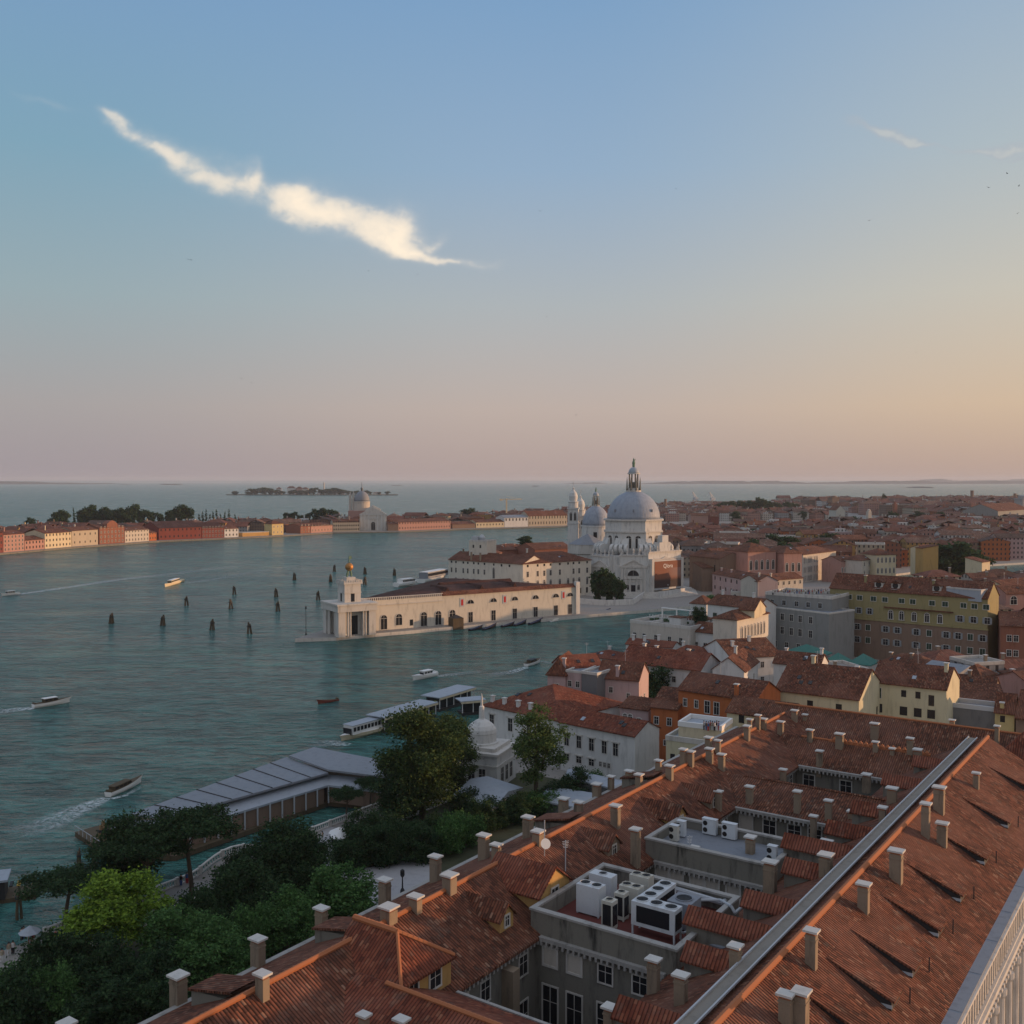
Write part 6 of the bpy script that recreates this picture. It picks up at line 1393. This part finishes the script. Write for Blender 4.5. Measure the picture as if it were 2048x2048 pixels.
gh('long low yellow garden wall building on the island quay',485,538,1065,'ochre',roof='flat',rh=.5,roofm='paving')
gh('square yellow tower house right of the low yellow wall',544,567,1047,'yellow',wins=wgrid(3,2,12,'frame'),dep=12,roof='hip')
gh('brick house right of the small canal bridge',601,621,1052,'brick',roofm='tile_dark',wins=wgrid(3,3,10))
gh('dusky rose houses left of the beige terrace',622,665,1051,'rose',roofm='tile_dark',wins=wgrid(7,2,10))
gh('beige terrace of houses just left of the white temple church',666,719,1044,'beige',roofm='tile_dark',wins=wgrid(12,3,13),chim=[(8,8,4),(20,8,4)])
gh('long pinkish convent with rows of small windows right of the temple church',797,901,1043,'rose',roofm='tile_dark',wins=wgrid(20,2,11),dep=30)
gh('dark roofed shed immediately right of the temple church',776,797,1048,'brown',roofm='tile_dark')
gh('low cream warehouse left of the white banded house',952,1008,1044,'cream',roofm='tile_dark',wins=wgrid(9,1,8))
gh('white house with a red band and large windows on the far quay',1009,1056,1035,'white',wins=wgrid(7,1,22,'frame',1.8,3),roofm='lead')
gh('long beige granary with tall windows left of the bell tower',1057,1134,1031,'beige',roofm='tile',rh=6,wins=wgrid(14,2,14,'dark',1.2,3.4))
gh('dark brown boat shed between convent and warehouse',905,950,1048,'brown',roofm='tile_dark')
# temple fronted church
x0,y0=at(746,yq(746)-2.5,1.3); r=empty('temple_church','white temple fronted church with a grey dome on the far island','church',(x0,y0+2,1.3),math.atan2(-x0,y0)*.9)
MB().box(-15.5,0,0,15.5,4,19,0).build('facade',['stone'],r)
m=MB(); m.ext([(-15.8,19),(0,27.5),(15.8,19)],'y',-.6,4); m.ext([(-9,21),(-9,24.5),(0,29.5),(9,24.5),(9,21)],'y',4,8); m.build('pediment',['stone'],r)
m=MB()
for x in(-13.5,-9.5,-5,5,9.5,13.5): m.box(x-.7,-.5,0,x+.7,0,18.4)
m.box(-15.8,-.8,18.4,15.8,0,19.3); m.box(-7,-.7,14,7,0,14.8); m.build('pilasters',['stone_white'],r)
inst(None,win_mesh(4.6,9.5,'arch'),'door',(0,-.1,.6),0,r)
MB().box(-11,8,0,11,45,20,0).build('nave',['pale'],r); m=MB(); m.ext([(-11.6,20),(0,26),(11.6,20)],'y',8,45); m.build('roof',['tile_dark'],r)
MB().lathe(-14,48,[(9.5,20),(9.5,32),(10,32.3),(9.6,33)],24).build('drum',['pale'],r)
MB().lathe(-14,48,[(9.2*math.cos(R(86)*i/9),33+12.5*math.sin(R(86)*i/9)) for i in range(10)]+[(1.4,45.6),(1.3,48),(1.8,48.3),(.8,50),(.3,51),(.5,53),(.1,57)],24).build('dome',['lead'],r,smooth=True)
for x in(-28,-24): MB().lathe(x,50,[(1.7,10),(1.7,36),(2,36.3),(1.5,37),(1.4,40),(.9,42),(.1,45)],10).build('turret',['pale'],r)
MB().box(-30,35,0,2,62,22).build('choir',['rose'],r)
# ---------------------------------------------------------------- sea of roofs
def inside(p,poly):
    x,y=p; r_=False
    for (a,b),(c_,d_) in zip(poly,poly[1:]+poly[:1]):
        if (b>y)!=(d_>y) and x<(c_-a)*(y-b)/(d_-b)+a: r_=not r_
    return r_
bank=[(36,312),(62,349),(105,405),(175,473),(330,595),(520,705),(900,785)]
RA=[(112,392),(180,462),(335,580),(520,690),(900,770),(900,330),(205,318),(165,350)]
RB=[(115,545),(176,612),(312,712),(520,825),(900,930),(900,1300),(570,1235),(402,1180),(210,1040),(95,985),(60,930),(45,800),(98,600)]
RC=[(560,1290),(1500,1350),(1700,2500),(590,2400),(580,1560)]
gw=[at(x,yq(x)-4.5,1.2) for x in(-260,0,146,318,512,665,800,912,1134,1350,1700)]
RD=gw+[(600,2200),(330,2150),(190,1800),(-80,1430),(-330,1190),(-560,1010)]
RN=[(60,232),(150,222),(160,262),(120,300),(52,262)]
cand=[]
rg=random.Random(11)
keep=[((cx,cy),50),((-10,520),80),((90,560),30)]
def fill(poly,Dmin,Dmax,step,size,hr,pm=60,reg='B'):
    Dd=Dmin; row=0
    while Dd<Dmax:
        row+=1
        x=-.55*Dd; i=0
        a0=rg.uniform(-.25,.25)
        while x<.55*Dd:
            L=rg.uniform(*size); Wd=rg.uniform(size[0],size[1]*.8)
            cxx=x+L/2; yy=Dd+rg.uniform(-3,3)
            if inside((cxx,yy),poly) and inside((x+1,yy),poly) and inside((x+L-1,yy),poly) and inside((cxx,yy+Wd),poly):
                ok=all((cxx-k[0])**2+(yy-k[1])**2>q_*q_ for k,q_ in keep)
                if ok:
                    hd=math.hypot(L,Wd)/2*.8+2.0; ccx,ccy=cxx,yy+Wd/2
                    ok=all((ccx-p[0])**2+(ccy-p[1])**2>hd*hd for p in PTS)
                if ok: cand.append((yy,row,x,yy,L,Wd,a0+rg.choice((0,0,math.pi/2))+rg.uniform(-.1,.1),rg.uniform(*hr),reg))
            x+=L+rg.choice((.3,.5,1,3)); i+=1
        Dd+=size[0]*1.15+rg.uniform(0,3)
fill(RN,226,300,15,(9,14),(7,9.5),reg='N')
fill(RA,336,770,15,(11,19),(9,17),reg='A')
fill(RB,520,1300,15,(12,26),(8,17),reg='B')
fill(RD,830,2150,15,(14,30),(7,13),reg='D')
fill(RC,1290,2350,15,(20,44),(8,20),reg='C')
cand=[c_ for c_ in cand if abs(c_[2]+c_[4]/2)<c_[0]*.53]
cand.sort(key=lambda c_:c_[0])
wherew=dict(N='behind the orange house',A='before the canal',B='beyond the canal',D='on the far island',C='far west')
rt=['tile_far','tile_pale','tile_dark','tile_grey','tile','tile_far']
far_m=[]; cnt={}
def roof_raw(M,kind,L,W,zw,rh,mi):
    s=roof_mb(kind,L,W,zw,rh,.5,.3)
    b=len(M.v); M.v+= [M.T@v for v in s.v]; M.f+=[[i+b for i in f] for f in s.f]; M.m+=[mi]*len(s.f)
stuff=MB(); smats=['w_'+k for k in FARW]+['tile_far','tile_dark','tile_pale','tile_grey']
NIND=215
for i,(Dd,row,x,yy,L,Wd,a,h,reg) in enumerate(cand):
    wc=rg.choice(FARW) if reg!='D' or Dd>1000 else rg.choice(['brick','rose','ochre','beige','brown'])
    rk=rg.choice(('gx','gy','hip','hip','gx','gy','hip','flat')); rh=min(L,Wd)*.2
    if a>.8: x+=L; 
    if i<NIND:
        k=(reg,row); cnt[k]=cnt.get(k,0)+1
        w_word=WORD.get(wc,wc); rw=dict(gx='ridged',gy='gabled',hip='hipped',flat='flat roofed')[rk]
        ch=[(L*rg.uniform(.2,.8),Wd*rg.uniform(.2,.8),rg.uniform(1.4,2.6))] if rg.random()<.7 else []
        if rg.random()<.3: ch.append((L*.85,Wd*.25,2))
        house(f'{w_word} {rw} house {wherew[reg]}, {ordn(min(59,cnt[k]))} from left in {ordn(row)} row',(x,yy),a,L,Wd,h,roof=rk,rh=rh if rk!='flat' else .9,wall='w_'+wc,roofm=rg.choice(rt) if rk!='flat' else 'paving',chim=ch,group='old town houses '+wherew[reg],detail=False)
    else:
        stuff.T=Matrix.Translation((x,yy,1.3))@Matrix.Rotation(a,4,'Z'); stuff.box(0,0,0,L,Wd,h,FARW.index(wc),bottom=False)
        if rk=='flat': stuff.box(L*.2,Wd*.2,h,L*.6,Wd*.7,h+2.6,FARW.index('white')); stuff.box(-.2,-.2,h+.01,L+.2,.3,h+.8,FARW.index('pale'))
        else: roof_raw(stuff,rk,L,Wd,h,rh,len(FARW)+rg.choice((0,0,1,2,3)))
        if rg.random()<.6: stuff.box(L*.4,Wd*.4,h,L*.4+1.2,Wd*.4+1.2,h+rh+2,FARW.index(wc))
stuff.build('distant_houses',smats,kind='stuff',label='mass of distant old town houses with brown red roofs')
print('houses individual',min(NIND,len(cand)),'stuff',max(0,len(cand)-NIND))
# distant trees
def ftree(label,px,Dd,s,sz,kind='far',group='distant trees',z=1.3): tree(label,kind,(px-1024)/F*Dd,Dd,s,sz,group=group,z=z)
for i,(px,s,k) in enumerate(((62,1.3,'far'),(100,1.2,'far'),(112,1.7,'far'),(124,1.9,'far'),(147,1.6,'cypress'),(165,2.0,'far'),(178,2.3,'far'),(192,1.7,'far'),(208,2.1,'far'),(222,1.8,'far'),(238,2.0,'far'),(253,1.8,'far'),(266,2.3,'far'),(282,1.8,'far'),(300,1.7,'far'),(318,1.5,'far'),(338,1.7,'far'),(360,2.2,'far'),(374,2.1,'far'))):
    ftree(f'{"slim cypress" if k=="cypress" else "dark round tree"} on the skyline of the far island, {ordn(i+1)} from the left',px,1130+px*.35,s*.92,s*1.2,k,'skyline trees of the far island')
for i,px in enumerate((398,405,412,419,426,433,441,449,458,470)): ftree(f'dark cypress in the row behind the red block, {ordn(i+1)} from the left',px,1250,1.5,1.25+.2*(i%3),'cypress','cypress row behind the red block')
for i,(px,s) in enumerate(((573,1.6),(586,1.7),(600,1.3),(617,1.6),(634,2.1),(650,2.2),(668,2.0))): ftree(f'dark tree left of the temple church on the far island, {ordn(i+1)} from the left',px,1330,s*.85,s*.95,'far','trees left of the temple church')
for i,(px,Dd,s,sz) in enumerate(((1445,1750,2.2,2.0),(1462,1760,2.2,2.1),(1484,1700,2.4,2.3),(1505,1650,2.6,2.4),(1522,1640,2.2,2.9),(1536,1650,2.0,2.5),(1552,1660,2.0,2.1),(1573,1700,1.9,2.1),(1590,1720,2.2,1.9),(1762,2200,2,1.6),(1768,2150,1.0,2.8))):
    ftree(f'dark tree of the wooded park on the western skyline, {ordn(i+1)} from the left',px,Dd,s,sz,'far','park trees on the western skyline')
for i,(px,Dd,s,sz) in enumerate(((1555,760,2.3,1.7),(1576,755,2.3,1.6),(1660,770,2.6,1.7),(1686,770,2.6,1.6),(1880,590,2.4,1.9),(1905,585,2.9,2.2),(1930,600,2.5,1.7),(1790,1180,1.5,1.3),(1878,1330,2,1.6),(935,1400,2.6,1.9))):
    ftree(['left','right','left','right','left','large middle','right','small','small','low round'][i]+' green tree among the roofs, '+['first pair right of the church','first pair right of the church','second pair further right','second pair further right','of the large clump at the right','of the large clump at the right','of the large clump at the right','by the canal sliver','before the pale long building','behind the boat shed on the far island'][i],px,Dd,s,sz,'far','garden trees among the roofs')
for i in range(26):
    px=rg.uniform(1400,2040); Dd=rg.uniform(620,1500)
    ftree(f'small green tree squeezed between the old town roofs, {ordn(i+1)} scattered',px,Dd,rg.uniform(1.0,1.8),rg.uniform(1.2,1.7),'far','small trees between the old town roofs')
# skyline marks
def pole_tower(name,label,cat,px,Dd,yb,yt,r_,mt,n=8,taper=.75):
    z1=zat(yt,Dd); x=(px-1024)/F*Dd; e=empty(name,label,cat,(x,Dd,1.3)); MB().lathe(0,0,[(r_,0),(r_*taper,z1-1.3)],n).build('shaft',[mt],e); MB().lathe(0,0,[(r_*taper*1.25,z1-2.4),(r_*taper*1.25,z1-1.3)],n).build('rim',[mt],e); return e
pole_tower('factory_chimney','tall dark factory chimney on the western skyline','chimney',1944,2100,0,981,4.2,'brown')
pole_tower('factory_chimney','second dark factory chimney near the right edge','chimney',2030,2200,0,987,4,'brown')
pole_tower('factory_chimney','short brick chimney just right of the great dome','chimney',1331,1750,0,998,2.6,'brown')
def crane(label,px,Dd,yt):
    x=(px-1024)/F*Dd; z=zat(yt,Dd)-1.3; e=empty('harbour_crane',label,'crane',(x,Dd,1.3),.4,'harbour cranes'); m=MB()
    for s in(-1,1):
        for t_ in(-1,1): m.tube((s*6,t_*6,0),(s*2,t_*2,z*.45),.9,5)
    m.box(-5,-4,z*.45,5,4,z*.6); m.build('portal',['metal_grey'],e)
    m=MB(); m.tube((-2,0,z*.6),(-8,0,z),1.0,5); m.tube((3,0,z*.6),(-8,0,z),.9,5); m.tube((-8,0,z),(-14,0,z*.72),.7,5); m.build('jib',['metal_grey'],e)
crane('left grey harbour crane on the horizon right of the dome',1391,2300,983); crane('right grey harbour crane on the horizon right of the dome',1425,2300,984)
Dd=1380; x=(1013-1024)/F*Dd; e=empty('tower_crane','pale yellow tower crane above the far island','crane',(x,Dd,1.3),.3); z=zat(997,Dd)-1.3
MB().box(-.8,-.8,0,.8,.8,z).build('mast',['cream'],e); m=MB(); m.box(-10,-.5,z-1.5,22,.5,z-.5); m.box(-9,-1,z-3,-6,1,z-1.5); m.tube((0,0,z+3),(20,0,z-.5),.2,4); m.build('jib',['cream'],e)
def btower(label,px,Dd,yt,w_,mt='rose'):
    z=zat(yt,Dd)-1.3; e=empty('bell_tower',label,'bell tower',((px-1024)/F*Dd,Dd,1.3),.3); MB().box(-w_,-w_,0,w_,w_,z*.86).build('shaft',[mt],e); m=MB(); m.box(-w_*1.1,-w_*1.1,z*.86,w_*1.1,w_*1.1,z*.89); m.lathe(0,0,[(w_*.8,z*.89),(w_*.8,z*.97),(.2,z)],8); m.build('belfry',[mt],e)
btower('slim brick bell tower rising from the middle of the old quarter',1790,1500,1003,2.4,'brick')
btower('pale slim bell tower left of the big tree clump',1738,1150,1018,2.2,'pale')
btower('broad brick bell tower on the western skyline',1667,1900,991,7,'brown')
btower('pale church tower at the right edge of the skyline',2046,1300,990,7,'grey')
btower('thin spire left of the cypress row on the far island',426,1180,1040,1.6,'pale')
hp('pale long five storey building on the western skyline below the tall chimney',(1880,1011),(1942,1013),24,30,roof='hip',rh=4,wall='w_white',roofm='tile_dark')
hp('grey church with round windows at the right edge beyond the roofs',(1996,1022),(2060,1018),24,40,roof='gx',rh=8,wall='greyblue',roofm='tile_dark')
hp('small white temple front church on the western bank',(1672,1020),(1690,1020),20,30,roof='gy',rh=6,wall='pale',roofm='tile_dark')
hp('long orange walled shed with a brown roof in the middle distance',(1556,1054),(1652,1053),12,20,roof='gx',rh=4,wall='ochre',roofm='tile_dark')
hp('salmon pink house beyond the great dome',(1382,1031),(1420,1031),16,18,roof='gx',rh=3,wall='rose',roofm='tile_dark')
hp('brick red house beside a white striped gable beyond the great dome',(1421,1033),(1438,1033),16,16,roof='gx',rh=3,wall='red',roofm='tile_dark')
# ---------------------------------------------------------------- wooded island in the lagoon
Di=4050
sheet('lagoon_island_ground',[((x-1024)/F*Di*k,Di*k) for x,k in ((452,1),(796,.985),(796,1.05),(452,1.05))],1.3,'soil')
ri=random.Random(4)
n_=0
for i in range(46):
    px=458+ri.random()*230 if i<36 else ri.uniform(690,792); s=ri.uniform(2.0,3.4)*(1 if i<36 else .6)*(.72 if 545<px<625 else 1)
    if px<500: s*=.6
    D2=Di*(1.004+ri.random()*.02); n_+=1
    ftree(f'dark tree on the wooded lagoon island, {ordn(i+1)} planted',px,D2,s*1.5,s*.8,'far','trees of the wooded lagoon island')
for lab,x0_,x1_,yt,wc in (('white hall on the wooded lagoon island, left',552,562,974.5,'white'),('long white villa on the wooded lagoon island',574,590,972.5,'white'),('peach sunlit block on the wooded lagoon island',592,604,973,'rose'),('pale block with turrets on the wooded lagoon island',604,616,974.5,'pale'),('small white shed on the island shore, left',634,640,985,'white'),('small white shed on the island shore, middle',672,680,985.5,'white'),('small white shed on the island shore, right',682,689,985.5,'white'),('low pale house right end of the lagoon island',745,760,984,'pale')):
    Dq=Di*1.006 if yt>980 else Di*1.022; h=zat(yt,Dq)-1.3
    xa=(x0_-1024)/F*Dq; xb=(x1_-1024)/F*Dq
    house(lab,(xa,Dq),0,xb-xa,18,h*.8,roof='hip',rh=h*.2,wall=wc,roofm='tile_dark')
pole_tower('water_tower','thin tower with a wide head on the wooded lagoon island','tower',648,Di*1.01,0,965,3.0,'pale')
# ---------------------------------------------------------------- birds
bm_=MB(); bm_.face([(-.55,0,.18),(0,.12,0),(0,-.12,0)]); bm_.face([(.55,0,.18),(0,-.12,0),(0,.12,0)]); bm_.lathe(0,0,[(.02,-.05),(.07,0),(.02,.05)],6,sy=3); BMs=bm_.mesh('bird',['metal_dark'])
for i,(px,py,Dd) in enumerate(((636,452,300),(382,519,260),(387,520,262),(739,542,330),(836,549,330),(1080,422,300),(1152,830,320),(1093,633,350),(1732,441,230),(1969,375,200),(2005,347,200),(2028,372,210),(2026,427,260),(1829,705,300),(1350,378,330),(485,757,300),(505,766,310))):
    x=(px-1024)/F*Dd; o=inst(None,BMs,'bird',(x,Dd,zat(py,Dd)),i*.7); o['label']=f'tiny dark bird against the evening sky, {ordn(i+1)} of the scattered flock'; o['category']='bird'; o['group']='birds in the evening sky'
